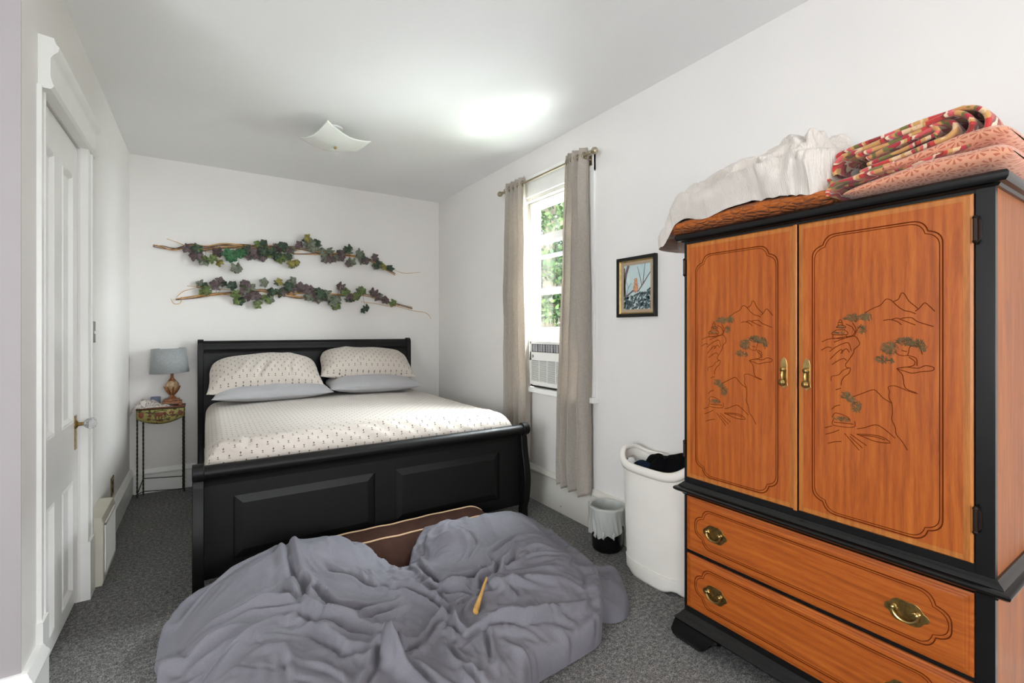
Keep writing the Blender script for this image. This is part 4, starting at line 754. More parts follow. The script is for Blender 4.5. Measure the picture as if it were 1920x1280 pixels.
# ceiling light: bent square glass, held near the ceiling
cl = thing('ceiling_light', (.80, 3.66, ZC), 'square bent white glass ceiling light with upturned corners', 'ceiling light')
MB().lathe((.80, 3.66, ZC), [(.06, 0), (.06, -.012), (.02, -.03), (.012, -.125), (.004, -.125)], 20).build('ceiling_mount', M['white_plastic'], cl, smooth=True)
n = 41; u, q = np.meshgrid(np.linspace(-1, 1, n), np.linspace(-1, 1, n), indexing='ij')
r = np.hypot(u, q); hz = .182
zz_ = 2.768+.020*np.clip(r, 0, 1.4)**2.2+.012*np.abs(u*q)+.03*np.clip(-(u+q)/2, 0, 1)**3
ang = math.radians(21.5)
xx = .81+hz*(u*math.cos(ang)-q*math.sin(ang)); yy = 3.675+hz*(u*math.sin(ang)+q*math.cos(ang))
# the corners point along the room's diagonals
gl = grid('glass_shade', xx, yy, zz_, M['frost'], cl, solid=.006)
MB().lathe((.81, 3.675, 2.765), [(.004, 0), (.012, -.004), (.012, -.01), (.006, -.016), (.001, -.018)], 14).build('finial_nut', M['brass'], cl, smooth=True)
# ---------------- garlands
def leaf_into(b, c, r, rnd, mi):
    b.cur = mi; n = 15; th0 = rnd.random()*2*PI
    nrm = Vector((rnd.uniform(-.6, .6), -1, rnd.uniform(-.5, .7))).normalized(); t = nrm.cross(Vector((0, 0, 1))).normalized(); u = nrm.cross(t)
    vs = [Vector(c)]; 
    for ring, (k, lift) in enumerate(((.55, .12), (1, -.05))):
        for i in range(n*2):
            a = 2*PI*i/(n*2); lobe = .88+.13*math.cos(5*a)+.05*math.cos(15*a)
            if math.cos(a-PI) > .93: lobe *= .45
            rr = r*k*(lobe if ring else .5+.5*lobe)
            p = Vector(c)+t*(rr*math.cos(a+th0))+u*(rr*math.sin(a+th0))-nrm*0+nrm*(r*(lift*math.cos(5*a)-.22*k*k))
            p.y = min(p.y, 5.138); vs.append(p)
    m = n*2; fs = [(0, 1+i, 1+(i+1) % m) for i in range(m)]+[(1+i, 1+m+i, 1+m+(i+1) % m, 1+(i+1) % m) for i in range(m)]
    b.add(vs, fs)
def garland(loc, label, leaves, branches, seed):
    root = thing('leaf_garland', loc, label, 'garland', None); rnd = random.Random(seed)
    keys = 'EDPSGY'; b = MB(); T = MB()
    for x, z, k in leaves:
        r = {'E': .062, 'Y': .042}.get(k, .052)*rnd.uniform(.85, 1.15)
        c = (x, 5.085+rnd.uniform(-.035, .02), z); leaf_into(b, c, r, rnd, keys.index(k))
        for _q in range(rnd.choice((0, 1, 1, 2, 2))):
            leaf_into(b, (x+rnd.uniform(-.03, .03), 5.10+rnd.uniform(-.01, .01), z+rnd.uniform(-.025, .02)), r*.8, rnd, keys.index(rnd.choice('DPSSG')))
        T.tube(catmull([(x, c[1]+.004, z), (x+rnd.uniform(-.02, .02), 5.11, z+(branch_z(branches, x)-z)*.5), (x+rnd.uniform(-.03, .03), 5.12, branch_z(branches, x))], 3), .0014, 5)
    b.build('foliage', [M['leaf_'+q] for q in keys], root, smooth=2)
    B = MB(); C_ = MB()
    for i, br in enumerate(branches):
        P = catmull([(x, 5.116+.012*math.sin(j*2.1+i), z) for j, (x, z) in enumerate(br)], 6); n = len(P)
        main = i in (0, 3, 5)
        for k in range(4 if main else 1):
            ph = rnd.random()*6; Q = [(p[0], min(p[1]+.006*math.cos(ph+j*.21), 5.132), p[2]+(.011 if main else .003)*math.sin(ph+j*.17+k)) for j, p in enumerate(P)]
            rr = [(.0048 if main else .003)*(1-.6*abs(j/n-.45)) for j in range(n)]
            (B if k % 2 == 0 else C_).tube(Q, rr, 6)
    B.build('branch', M['twig_tan'], root, smooth=2); C_.v += []; o = len(C_.v); C_.v += T.v; C_.f += [tuple(i+o for i in f) for f in T.f]; C_.mi += T.mi
    C_.build('twigs', M['twig_brown'], root, smooth=2)
def branch_z(br, x):
    P = br[0]; P = sorted(P); return float(np.interp(x, [p[0] for p in P], [p[1] for p in P]))
garland((.85, 5.14, 2.12), 'upper artificial grape-leaf garland on twigs, higher of the two above the bed', VN['t'], VN['bt'], 3)
garland((.85, 5.14, 1.75), 'lower artificial grape-leaf garland on twigs, just above the headboard', VN['b'], VN['bb'], 8)
# ================================================================= BED
bed = thing('sleigh_bed', (.98, 4.0, 0), 'large black wooden sleigh bed with panelled footboard and curved posts', 'bed')
FY = 2.935; BW = M['black_wood']
def sleigh_post(x0, x1, prof, name, ymir=1):
    b = MB(); b.prism([(y, z) for y, z in prof], 'x', x0, x1); return b.build(name, BW, bed, smooth=True, bevel=.004)
def s_prof(y0, sgn, top, depth=.055, foot=0):
    """wavy sleigh profile: scroll at the top rolling outward (sgn), waist, belly, foot"""
    h = top; F = catmull([(y0-sgn*.012, 0), (y0-sgn*.01, h*.12), (y0+sgn*.012, h*.28), (y0+sgn*.02, h*.42), (y0+sgn*.0, h*.60), (y0-sgn*.02, h*.76), (y0-sgn*.02, h*.86)], 5)
    cx, cz, r = y0+sgn*.028, h-.045, .045
    S = [(cx+sgn*r*math.cos(math.radians(a)), cz+r*math.sin(math.radians(a))) for a in range(170, -110, -14)]
    G_ = catmull([(y0+sgn*.032, h*.84), (y0+sgn*.042, h*.72), (y0+sgn*.072, h*.52), (y0+sgn*.078, h*.38), (y0+sgn*.062, h*.22), (y0+sgn*.038, h*.12), (y0+sgn*.042, 0)], 5)
    return F+S+G_
fp_ = s_prof(FY, -1, .715)
sleigh_post(-.058, -.006, fp_, 'footboard_post'); sleigh_post(1.962, 2.015, fp_, 'footboard_post')
FX0, FX1 = -.03, 1.995
def panel_board(nm, x0, x1, yf, yb, z0, z1, pans):
    """panelled board: front face at yf (towards the camera), raised-and-fielded panels"""
    b = MB(); xs = [x0]; 
    for p in pans: xs += [p[0], p[1]]
    xs.append(x1); zs_ = [z0, pans[0][2], pans[0][3], z1]
    for i in range(len(xs)-1):
        for j in range(3):
            if i % 2 == 1 and j == 1:
                a0, a1, c0, c1 = xs[i], xs[i+1], zs_[1], zs_[2]
                for (s, ys_), (e, ye_) in (((0, yf), (0, yf+.010)), ((0, yf+.010), (.045, yf-.001))):
                    o = [(a0+s, ys_, c0+s), (a1-s, ys_, c0+s), (a1-s, ys_, c1-s), (a0+s, ys_, c1-s)]; n = [(a0+e, ye_, c0+e), (a1-e, ye_, c0+e), (a1-e, ye_, c1-e), (a0+e, ye_, c1-e)]
                    b.add(o+n, [(k, (k+1) % 4, (k+1) % 4+4, k+4) for k in range(4)])
                s = .045; b.add([(a0+s, yf-.001, c0+s), (a1-s, yf-.001, c0+s), (a1-s, yf-.001, c1-s), (a0+s, yf-.001, c1-s)], [(0, 1, 2, 3)])
            else:
                g = .0012 if i % 2 == 1 else 0
                b.add([(xs[i], yf, zs_[j]), (xs[i+1], yf, zs_[j]), (xs[i+1], yf, zs_[j+1]), (xs[i], yf, zs_[j+1])], [(0, 1, 2, 3)])
    b.box(x0, x1, yf+.012, yb, z0, z1)
    b.box(x0, x1, yf+.0005, yf+.013, z0, z0+.002).box(x0, x1, yf+.0005, yf+.013, z1-.002, z1)
    return b.build(nm, BW, bed)
panel_board('footboard_panel', FX0, FX1, FY, FY+.04, .10, .60, [(.125, .885, .175, .515), (1.015, 1.79, .175, .515)])
b = MB(); RP = catmull([(FY, .585), (FY-.004, .61), (FY-.012, .625)], 3)+[(FY-.028+.040*math.cos(math.radians(a)), .667+.036*math.sin(math.radians(a))) for a in range(250, -60, -14)]+[(FY+.03, .60), (FY+.035, .585)]
b.prism(RP, 'x', FX0, FX1); b.build('footboard_top_rail', BW, bed, smooth=True)
# headboard
HY = 5.03
hp_ = s_prof(HY, 1, 1.318); hp_ = [(y, z) for y, z in hp_]
HX0, HX1 = -.015, 1.865
sleigh_post(HX0-.045, HX0, hp_, 'headboard_post'); sleigh_post(HX1, HX1+.045, hp_, 'headboard_post')
b = MB()
panel_board('headboard_panel', HX0, HX1, HY, HY+.04, .35, 1.20, [(.13, .88, .45, 1.115), (1.0, 1.73, .45, 1.115)])
RP = [(HY, 1.19), (HY-.002, 1.215), (HY-.008, 1.225), (HY-.008, 1.235)]+[(HY+.028+.036*math.cos(math.radians(a)), 1.272+.034*math.sin(math.radians(a))) for a in range(200, -100, -14)]+[(HY+.045, 1.19)]
b.prism(RP, 'x', HX0, HX1); b.build('headboard_top_rail', BW, bed, smooth=True)
for x0, x1 in ((-.04, -.012), (1.955, 1.985)): MB().box(x0, x1, FY+.04, HY, .20, .40).build('side_rail', BW, bed, bevel=.004)
MB().box(.02, 1.93, FY+.05, HY-.01, .22, .46).build('box_spring', plain('box_spring_cloth', (206, 202, 196), .9), bed, bevel=.02)
# mattress with printed sheet (unfolded coordinates keep the print running over the edge)
mat_t = thing('mattress', (.97, 4.0, .46), 'mattress dressed in a white sheet printed with tiny dark motifs', 'mattress')
MX0, MX1, MY0, MY1 = 0.0, 1.945, 2.992, 5.0
nx, ny = 260, 240
S, T = np.meshgrid(np.linspace(-.30, MX1-MX0+.30, nx), np.linspace(-.26, MY1-MY0+.10, ny), indexing='ij')
R_ = .10
def fold1(s, L):
    e = np.where(s < R_, R_-s, np.where(s > L-R_, s-(L-R_), 0)); sg = np.where(s < R_, -1, 1); q = R_*PI/2
    a = np.clip(e/R_, 0, PI/2)
    base = np.where(s < R_, R_, np.where(s > L-R_, L-R_, s))
    return base+sg*R_*np.sin(a), R_*(1-np.cos(a))+np.clip(e-q, 0, None)
xm, dx_ = fold1(S, MX1-MX0); ym, dy_ = fold1(T, MY1-MY0)
cx_ = (xm/(MX1-MX0)-.5)*2; cy_ = (ym/(MY1-MY0)-.5)*2
drop = np.maximum(dx_, dy_)+.3*np.minimum(dx_, dy_)
crown = .035*(1-cx_**2)*(1-.5*cy_**2)
Zm = .765+crown-drop
# pulled wrinkles running in from the foot edge and a scatter of soft ones
foot = np.exp(-((T-.02)/.22)**2)
wr = .017*foot*(np.sin((S*1.0+T*1.7)*38+1.5*wob(S, T, 4, 5))*.5+.5)*np.clip(1.2-np.abs(wob(S, T, 9, 3)), 0, 1.4)
wr += .006*np.clip(crumple(S, T, 21, 7), 0, 1)*(.4+foot)
F_ = foldfield(S, T, [(1, 26, 16, [1.55, .02, 1.62, .14, 1.72, .26, 1.82, .36]), (1, 20, 12, [1.70, .0, 1.75, .12, 1.86, .2]), (-1, 22, 12, [1.62, .02, 1.70, .13, 1.80, .22]), (1, 18, 12, [.12, -.03, .16, .06, .18, .16]), (-1, 18, 10, [.16, -.05, .20, .05, .22, .12]), (1, 16, 9, [.85, .0, 1.0, .08, 1.2, .12, 1.4, .2]), (1, 16, 8, [.5, .02, .7, .06, .95, .08, 1.2, .05]), (1, 16, 8, [.3, .1, .5, .12, .7, .16])])
Zm = Zm+(wr+F_)*np.exp(-drop/.12)
side = np.clip(dx_-.1, 0, None); Xm = MX0+xm+np.where(S < .5, -1, 1)*(.006*np.sin(T*17+wob(T, T, 3, 6))*np.clip(side*12, 0, 1))
Ym = MY0+ym
grid('printed_sheet', Xm, Ym, Zm, M['sheet'], mat_t, uv=(S, T))
MB().box(.06, 1.89, 3.06, 4.95, .47, .68).build('mattress_core', M['graypillow'], mat_t, bevel=.03)
# ---------------- pillows
def pillow(name, loc, size, rot, mat, label, cat, group, seed, th=.16, flange=.0, sag=0.0, folds=()):
    L, H = size; n, m = 90, 64
    root = thing(name, loc, label, cat, group)
    s, t = np.meshgrid(np.linspace(-1, 1, n), np.linspace(-1, 1, m), indexing='ij')
    px = np.sign(s)*np.abs(s)**.85; py = np.sign(t)*np.abs(t)**.85
    edge = 1-np.maximum(np.abs(px), np.abs(py))
    k = np.clip((1-np.abs(px)**2.6)*(1-np.abs(py)**2.4), 0, 1)**.55
    pin = (1-.06*(1-np.abs(py)**2)*np.abs(px)**3)*(1-.20*np.clip(py, 0, 1)**2.5); pin2 = 1-.10*(1-np.abs(px)**2)*np.abs(py)**4
    x = px*L/2*pin; y = py*H/2*pin2
    wv_ = .010*np.clip(crumple(x, y, seed, 14), -.4, 1)+.012*wob(x, y, seed+2, 7)*k
    near = np.exp(-((1-np.abs(px))/.25)**2)*np.sin(y*60+wob(y, y, seed, 9)*2)*.007
    zt = th/2*k+(wv_+near)*k+foldfield(x, y, folds)*k+sag*(x/L*2)**2; zb = -th/2*.8*k+sag*(x/L*2)**2
    R = Matrix.Rotation(rot[2], 3, 'Z') @ Matrix.Rotation(rot[1], 3, 'Y') @ Matrix.Rotation(rot[0], 3, 'X'); R = np.array(R)
    P = lambda z: np.einsum('ij,njk->nik', R, np.stack([x, y, z], 1))
    a = P(zt); c = P(zb); Z0 = loc
    X = np.concatenate([a[:, 0, :], c[:, 0, ::-1]], 1)+loc[0]; Y = np.concatenate([a[:, 1, :], c[:, 1, ::-1]], 1)+loc[1]; Z = np.concatenate([a[:, 2, :], c[:, 2, ::-1]], 1)+loc[2]
    U = np.concatenate([x, x[:, ::-1]], 1)+seed*.013; V = np.concatenate([y, -y[:, ::-1]], 1)
    o = grid('pillow_case', X, Y, Z, mat, root, uv=(U, V), wrap_v=True); return root
pillow('pillow', (.51, 4.68, .862), (.94, .46), (math.radians(4), 0, math.radians(-1)), M['graypillow'], 'flat grey pillow under the patterned one, left side of the bed', 'pillow', None, 3, .17)
pillow('pillow', (1.385, 4.70, .876), (.90, .46), (math.radians(5), math.radians(1.5), math.radians(2)), M['graypillow'], 'flat grey pillow under the patterned one, right side of the bed', 'pillow', None, 6, .19)
pillow('pillow', (.46, 4.76, 1.0), (.92, .46), (math.radians(32), 0, math.radians(1)), M['sheet'], 'cream printed pillow with a creased lower edge, left side of the bed', 'pillow', None, 9, .34, folds=[(-1, 26, 26, [-.12, -.2, -.05, -.1, .0, 0]), (1, 24, 16, [-.3, -.18, -.2, -.1, -.12, .05]), (-1, 20, 16, [.18, -.2, .16, -.1, .2, 0])])
pillow('pillow', (1.36, 4.80, 1.06), (.92, .44), (math.radians(30), math.radians(3), math.radians(-2)), M['sheet'], 'cream printed pillow sitting higher against the headboard, right side of the bed', 'pillow', None, 12, .31, folds=[(-1, 24, 22, [-.15, -.19, -.1, -.1, .02, .02])])

# ================================================================= NIGHTSTAND CORNER
ns = thing('side_table', (-.31, 5.0, 0), 'narrow antique metal side table with embossed green-gold apron in the corner', 'table')
TX0, TX1, TY0, TY1, TZ = -.487, -.148, 4.985, 5.12, .752
b = MB(); top = [(TX0, TY1), (TX0, TY0)]+[(TX0+(TX1-TX0)*i/12, TY0-.018*math.sin(PI*i/12)) for i in range(1, 12)]+[(TX1, TY0), (TX1, TY1)]
b.prism(top, 'z', TZ-.012, TZ); b.build('table_top', M['rust_paint'], ns, bevel=.002)
n = 28; b = MB(); vs = []
for i in range(n+1):
    t = i/n; x = TX0+.004+(TX1-TX0-.008)*t; y = TY0-.018*math.sin(PI*t)-.002; zl = TZ-.09-.052*math.sin(PI*t)**.8
    for k in range(9): q = k/8; vs.append((x, y-.004*math.sin(PI*q), TZ-.012+(zl-TZ+.012)*q))
b.add(vs, [(i*9+k, i*9+k+1, i*9+k+10, i*9+k+9) for i in range(n) for k in range(8)])
ap = b.build('apron', M['emboss'], ns, smooth=2)
md = ap.modifiers.new('s', 'SOLIDIFY'); md.thickness = .006
def AP(t, q, out=.006):
    x = TX0+.004+(TX1-TX0-.008)*t; return (x, TY0-.018*math.sin(PI*t)-.002-out, TZ-.014-.11*q)
b = MB()
def blob(b, t, q, rx, rz, out=.004):
    c = Vector(AP(t, q)); vs = [c+Vector((0, -out, 0))]; m = 14
    for i in range(m): a = 2*PI*i/m; vs.append(c+Vector((rx*math.cos(a), .002, rz*math.sin(a))))
    b.add(vs, [(0, 1+i, 1+(i+1) % m) for i in range(m)])
for t, q, rx, rz in ((.47, .42, .026, .018), (.58, .36, .013, .013), (.40, .62, .005, .016), (.46, .64, .005, .014), (.52, .64, .005, .016), (.60, .55, .004, .014), (.11, .4, .022, .026), (.9, .42, .020, .024), (.28, .5, .014, .012), (.74, .56, .014, .012), (.33, .3, .012, .006), (.7, .3, .014, .005), (.25, .75, .012, .01), (.5, .92, .02, .006)): blob(b, t, q, rx, rz)
b.build('embossed_elephant', M['rust_paint'], ap, smooth=2)
b = MB()
for pts in ([(.62, .4), (.66, .55), (.70, .5)], [(.2, .2), (.27, .3), (.3, .55)], [(.78, .25), (.74, .4), (.8, .6)], [(.33, .8), (.45, .85), (.6, .8)], [(.36, .2), (.5, .12), (.64, .2)]):
    b.tube(catmull([AP(*p) for p in pts], 4), .0025, 5)
b.build('embossed_scroll', M['iron'], ap, smooth=2)
b = MB()
for q in (0,):
    pts = [AP(i/24, q, .004) for i in range(25)]; b.tube(pts, .004, 6)
b.build('rope_edge', M['iron'], ns, smooth=2)
def twisted(b, p0, p1, r=.0065):
    p0, p1 = Vector(p0), Vector(p1); L = (p1-p0).length; k = int(L/.012); seg = 8; vs = []
    for i in range(k+1):
        c = p0+(p1-p0)*i/k
        for j in range(seg):
            a = 2*PI*j/seg+i*.55; rr = r*(1 if j % 2 else .7); vs.append((c.x+rr*math.cos(a), c.y+rr*math.sin(a), c.z))
    b.add(vs, [(i*seg+j, i*seg+(j+1) % seg, (i+1)*seg+(j+1) % seg, (i+1)*seg+j) for i in range(k) for j in range(seg)]+[tuple(range(seg))[::-1], tuple(k*seg+j for j in range(seg))])
for x, y in ((TX0+.008, 5.015), (TX1-.008, 5.0), (TX0+.042, 5.085), (TX1-.02, 5.10)):
    b = MB(); twisted(b, (x, y, 0), (x, y, TZ-.012)); b.build('leg', M['iron'], ns)
b = MB(); b.tube([(TX0+.042, 5.085, .14), (TX1-.01, 5.0, .135)], .0035).tube([(TX0+.042, 5.085, .03), (TX1-.01, 5.0, .025)], .0035).tube([(TX0+.008, 5.015, .03), (TX0+.03, 5.05, .1), (TX0+.042, 5.085, .14)], .0035).tube([(TX0+.008, 5.015, .03), (TX0+.042, 5.085, .03)], .0035)
b.build('stretcher', M['iron'], ns)
lp = thing('table_lamp', (-.243, 5.04, TZ), 'table lamp with blue-grey linen shade and amber carved urn base', 'lamp')
lx, ly = -.243, 5.045
b = MB()
b.prism([(lx-.07, ly-.04), (lx+.07, ly-.04), (lx+.07, ly+.04), (lx-.07, ly+.04)], 'z', TZ+.018, TZ+.04)
b.prism([(lx-.055, ly-.032), (lx+.055, ly-.032), (lx+.055, ly+.032), (lx-.055, ly+.032)], 'z', TZ+.04, TZ+.056)
for sx_, sy_ in ((-1, -1), (1, -1), (-1, 1), (1, 1)): b.box(lx+sx_*.07, lx+sx_*.045, ly+sy_*.04, ly+sy_*.02, TZ, TZ+.02)
b.lathe((lx, ly, TZ+.056), [(.034, 0), (.030, .01), (.018, .022), (.014, .032), (.020, .04)], 24)
b.build('lamp_base', M['amber'], lp, smooth=True, bevel=.003)
b = MB(); seg = 40; prof_ = [(.016, .038), (.026, .06), (.038, .08), (.046, .1), (.048, .118), (.044, .136), (.032, .152), (.020, .162)]; vs = []
for r, h in prof_:
    for k in range(seg): a = 2*PI*k/seg; q = r*(1+.06*math.cos(10*a)); vs.append((lx+q*math.cos(a), ly+q*math.sin(a), TZ+.056+h))
b.add(vs, [(i*seg+k, i*seg+(k+1) % seg, (i+1)*seg+(k+1) % seg, (i+1)*seg+k) for i in range(len(prof_)-1) for k in range(seg)]); b.build('ribbed_body', plain('cream_crackle', (186, 156, 122), .3, var=.35, nscale=50), lp, smooth=2)
b = MB()
for k in range(8):
    a = 2*PI*k/8+.2; c, s = math.cos(a), math.sin(a)
    P = [(lx+r*c, ly+r*s, TZ+.056+h) for r, h in ((.016, .036), (.028, .056), (.041, .078), (.050, .098), (.060, .110))]; b.tube(P, [.006, .009, .010, .007, .002], 6)
b.build('leaf_collar', M['amber'], lp, smooth=2)
MB().lathe((lx, ly, TZ+.215), [(.022, -.012), (.028, 0), (.022, .008), (.012, .02), (.010, .05), (.013, .055), (.013, .07)], 20).build('lamp_neck', M['amber'], lp, smooth=True)
b = MB(); b.lathe((lx-.008, ly, 0), [(.142, 1.035), (.124, 1.245)], 48); b.f = b.f[:-2]; b.mi = b.mi[:-2]
sh = b.build('lamp_shade', M['shade'], lp, smooth=2); md = sh.modifiers.new('s', 'SOLIDIFY'); md.thickness = .003
sh.rotation_euler = (0, math.radians(-2), 0)
b = MB(); 
for k in range(3): a = 2*PI*k/3; b.tube([(lx-.008, ly, 1.225), (lx-.008+.119*math.cos(a), ly+.119*math.sin(a), 1.228)], .0015, 5)
b.tube([(lx, ly, 1.03), (lx-.008, ly, 1.225)], .004, 6); b.build('shade_spider', M['iron'], lp).rotation_euler = (0, math.radians(-2), 0)
cup = thing('mug', (-.36, 5.075, TZ), 'small blue-grey cup behind the crumpled cloth on the side table', 'cup')
b = MB(); b.lathe((-.36, 5.075, TZ), [(.028, 0), (.034, .006), (.036, .075), (.033, .076), (.030, .01), (.001, .008)], 28); b.build('mug_body', M['cup'], cup, smooth=True)
cloth_ol = [(-.53, 5.02), (-.50, 4.965), (-.45, 4.95), (-.38, 4.965), (-.30, 4.975), (-.245, 4.97), (-.235, 4.99), (-.29, 5.03), (-.36, 5.035), (-.42, 5.06), (-.48, 5.07), (-.52, 5.06)]
cr = thing('crumpled_cloth', (-.40, 5.01, TZ), 'crumpled grey and white striped cloth hanging over the left edge of the side table', 'cloth')
o = heap('cloth_body', cloth_ol, [(-.5, 5.02, .03), (-.42, 5.01, .075), (-.37, 5.0, .06), (-.3, 5.0, .025), (-.25, 4.98, .012)], M['towel'], cr, z0=TZ, w=.03, s=.03, cr=(.010, 50), nth=160, nr=50, seed=4)
co = o.data.vertices
for vtx in co:
    x = vtx.co.x+(-.40)
    if x < TX0: vtx.co.z -= (TX0-x)*1.6*1.0
# ================================================================= ARMOIRE
arm = thing('armoire', (2.05, .876, 0), 'tall orange-brown wooden armoire with black trim and carved landscape doors', 'wardrobe')
A0, A1, AF, AB = .373, 1.38, 1.83, 2.27
b = MB()
b.box(AF, AB, A0, A0+.02, .13, 1.80).box(AF, AB, A1-.02, A1, .13, 1.80).box(AB-.015, AB, A0, A1, .13, 1.8)
b.box(AF+.03, AB, A0+.02, A1-.02, .13, .15)
b.build('carcass', M['wood_side'], arm)
b = MB()
b.box(AF-.004, AF+.02, A0-.001, A0+.040, .13, 1.80).box(AF-.004, AF+.02, A1-.018, A1+.001, .13, 1.80)
b.box(AF-.003, AF+.02, A0+.04, A1-.018, 1.785, 1.80).box(AF-.003, AF+.02, A0+.04, A1-.018, .66, .745).box(AF-.003, AF+.02, A0+.04, A1-.018, .395, .42).box(AF-.003, AF+.02, A0+.04, A1-.018, .12, .165)
b.build('face_frame', M['lacquer'], arm, bevel=.0015)
path = [(AB, A1), (AF, A1), (AF, A0), (AB, A0)]
b = MB(); b.sweep(path, [(-.02, 0), (.008, 0), (.014, .006), (.026, .008), (.032, .016), (.033, .028), (.028, .036), (.018, .040), (-.02, .040)], 1.797, side=1)
b.box(AF+.002, AB, A0+.002, A1-.002, 1.80, 1.836); b.build('cornice', M['lacquer'], arm, smooth=True)
b = MB(); b.sweep(path, [(-.01, 0), (.006, 0), (.010, .008), (.028, .014), (.036, .02), (.038, .028), (.033, .034), (.022, .037), (.018, .044), (.012, .048), (.006, .056), (-.01, .056)], .658, side=1)
b.build('waist_moulding', M['lacquer'], arm, smooth=True)
b = MB(); b.sweep(path, [(-.01, 0), (.030, 0), (.034, .008), (.028, .018), (.018, .026), (.012, .036), (.004, .046), (-.01, .046)], .088, side=1)
b.build('base_moulding', M['lacquer'], arm, smooth=True)
fo = [(0, .0), (.034, 0), (.046, .02), (.050, .045), (.040, .07), (.030, .088), (0, .09)]
for (y0, y1, cy) in ((A1-.22, A1, 1), (A0, A0+.22, -1)):
    b = MB(); yo = A1 if cy > 0 else A0
    # ogee bracket foot: front face with cut-out, returned round the corner
    out = [(o_, z) for o_, z in [(.0, 0), (.026, .0), (.038, .018), (.044, .04), (.038, .064), (.032, .088), (.0, .088)]]
    P = [(AF+.16, yo), (AF, yo), (AF, yo-cy*.20)] if cy > 0 else [(AF, yo+.20), (AF, yo), (AF+.16, yo)]
    m = len(out); K = 16
    def lowcut(t, z):   # scroll away the lower inner half of the bracket
        c = max(0, (t-.42)/.58); return max(z, .088*min(1, (1-math.cos(c*PI))/2*1.02) if z < .087 else z)
    pa = [Vector(P[0]), Vector(P[1]), Vector(P[2])]; sts = [(pa[1]+(pa[0]-pa[1])*i/K, (i/K)) for i in range(K, 0, -1)]+[(pa[1], 0)]+[(pa[1]+(pa[2]-pa[1])*i/K, (i/K)) for i in range(1, K+1)]
    vs = []
    for i, (p, t) in enumerate(sts):
        if i < K: d = (pa[1]-pa[0]).normalized(); nv = Vector((d.y, -d.x))
        elif i > K: d = (pa[2]-pa[1]).normalized(); nv = Vector((d.y, -d.x))
        else:
            d1 = (pa[1]-pa[0]).normalized(); d2 = (pa[2]-pa[1]).normalized(); n1_ = Vector((d1.y, -d1.x)); n2_ = Vector((d2.y, -d2.x)); nv = n1_+n2_
        for o_, z in out: q = p+nv*o_; vs.append((q.x, q.y, lowcut(t, z)))
    b.add(vs, [(i*m+k, i*m+(k+1) % m, (i+1)*m+(k+1) % m, (i+1)*m+k) for i in range(2*K) for k in range(m)]+[tuple(range(m)), tuple(2*K*m+k for k in range(m))])
    b.build('bracket_foot', M['lacquer'], arm, smooth=True)
for y in (A0+.03, A1-.07): MB().box(AB-.06, AB-.02, y, y+.04, 0, .13).build('rear_foot', M['lacquer'], arm)
DF = AF-.018      # door face
def ogee_rect(y0, y1, z0, z1, a, c):
    """rounded rectangle whose corners are two lobes meeting in a small cusp"""
    def corner(cy, cz, sy, sz):     # from the horizontal edge to the vertical edge
        A_ = (cy-sy*a, cz); C_ = (cy-sy*c, cz-sz*c); B_ = (cy, cz-sz*a)
        def bz(p, q, r_, n=7): return [((1-t)**2*p[0]+2*t*(1-t)*q[0]+t*t*r_[0], (1-t)**2*p[1]+2*t*(1-t)*q[1]+t*t*r_[1]) for t in [i/n for i in range(n+1)]]
        return bz(A_, (cy-sy*(c+.1*a), cz), C_)+bz(C_, (cy, cz-sz*(c+.1*a)), B_)[1:]
    P = corner(y1, z1, 1, 1)+corner(y1, z0, 1, -1)[::-1]+corner(y0, z0, -1, -1)+corner(y0, z1, -1, 1)[::-1]
    return P
def line3(P, x): return [(x, y, z) for y, z in P]
def slab_door(nm, y0, y1, z0, z1, wood_m, edge, groove, lobes, parent=arm, bev=.012, outer=.035):
    b = MB(); x = DF
    o1 = [(AF-.003, y0, z0), (AF-.003, y1, z0), (AF-.003, y1, z1), (AF-.003, y0, z1)]; o2 = [(x+.007, y0, z0), (x+.007, y1, z0), (x+.007, y1, z1), (x+.007, y0, z1)]
    e = bev; o3 = [(x, y0+e, z0+e), (x, y1-e, z0+e), (x, y1-e, z1-e), (x, y0+e, z1-e)]; e2 = outer
    o4 = [(x, y0+e2, z0+e2), (x, y1-e2, z0+e2), (x, y1-e2, z1-e2), (x, y0+e2, z1-e2)]
    b.cur = 1; b.add(o1+o2, [(k, (k+1) % 4, (k+1) % 4+4, k+4) for k in range(4)]+[(3, 2, 1, 0)]); b.add(o2+o3, [(k, (k+1) % 4, (k+1) % 4+4, k+4) for k in range(4)])
    b.cur = 1 if edge else 0
    b.add(o3+o4, [(k, (k+1) % 4, (k+1) % 4+4, k+4) for k in range(4)]); b.cur = 0; b.add(o4, [(0, 1, 2, 3)])
    d = b.build(nm, [wood_m, M['wood_edge'] if edge else wood_m], parent)
    b = MB()
    gy0, gy1, gz0, gz1 = groove; a, c = lobes
    for k, rr in ((0, .0020), (.007, .0014)): b.tube(line3(ogee_rect(gy0+k, gy1-k, gz0+k, gz1-k, a, c), x+.0004), rr, 6, closed=True)
    b.build('carved_border', M['carve'], d); return d
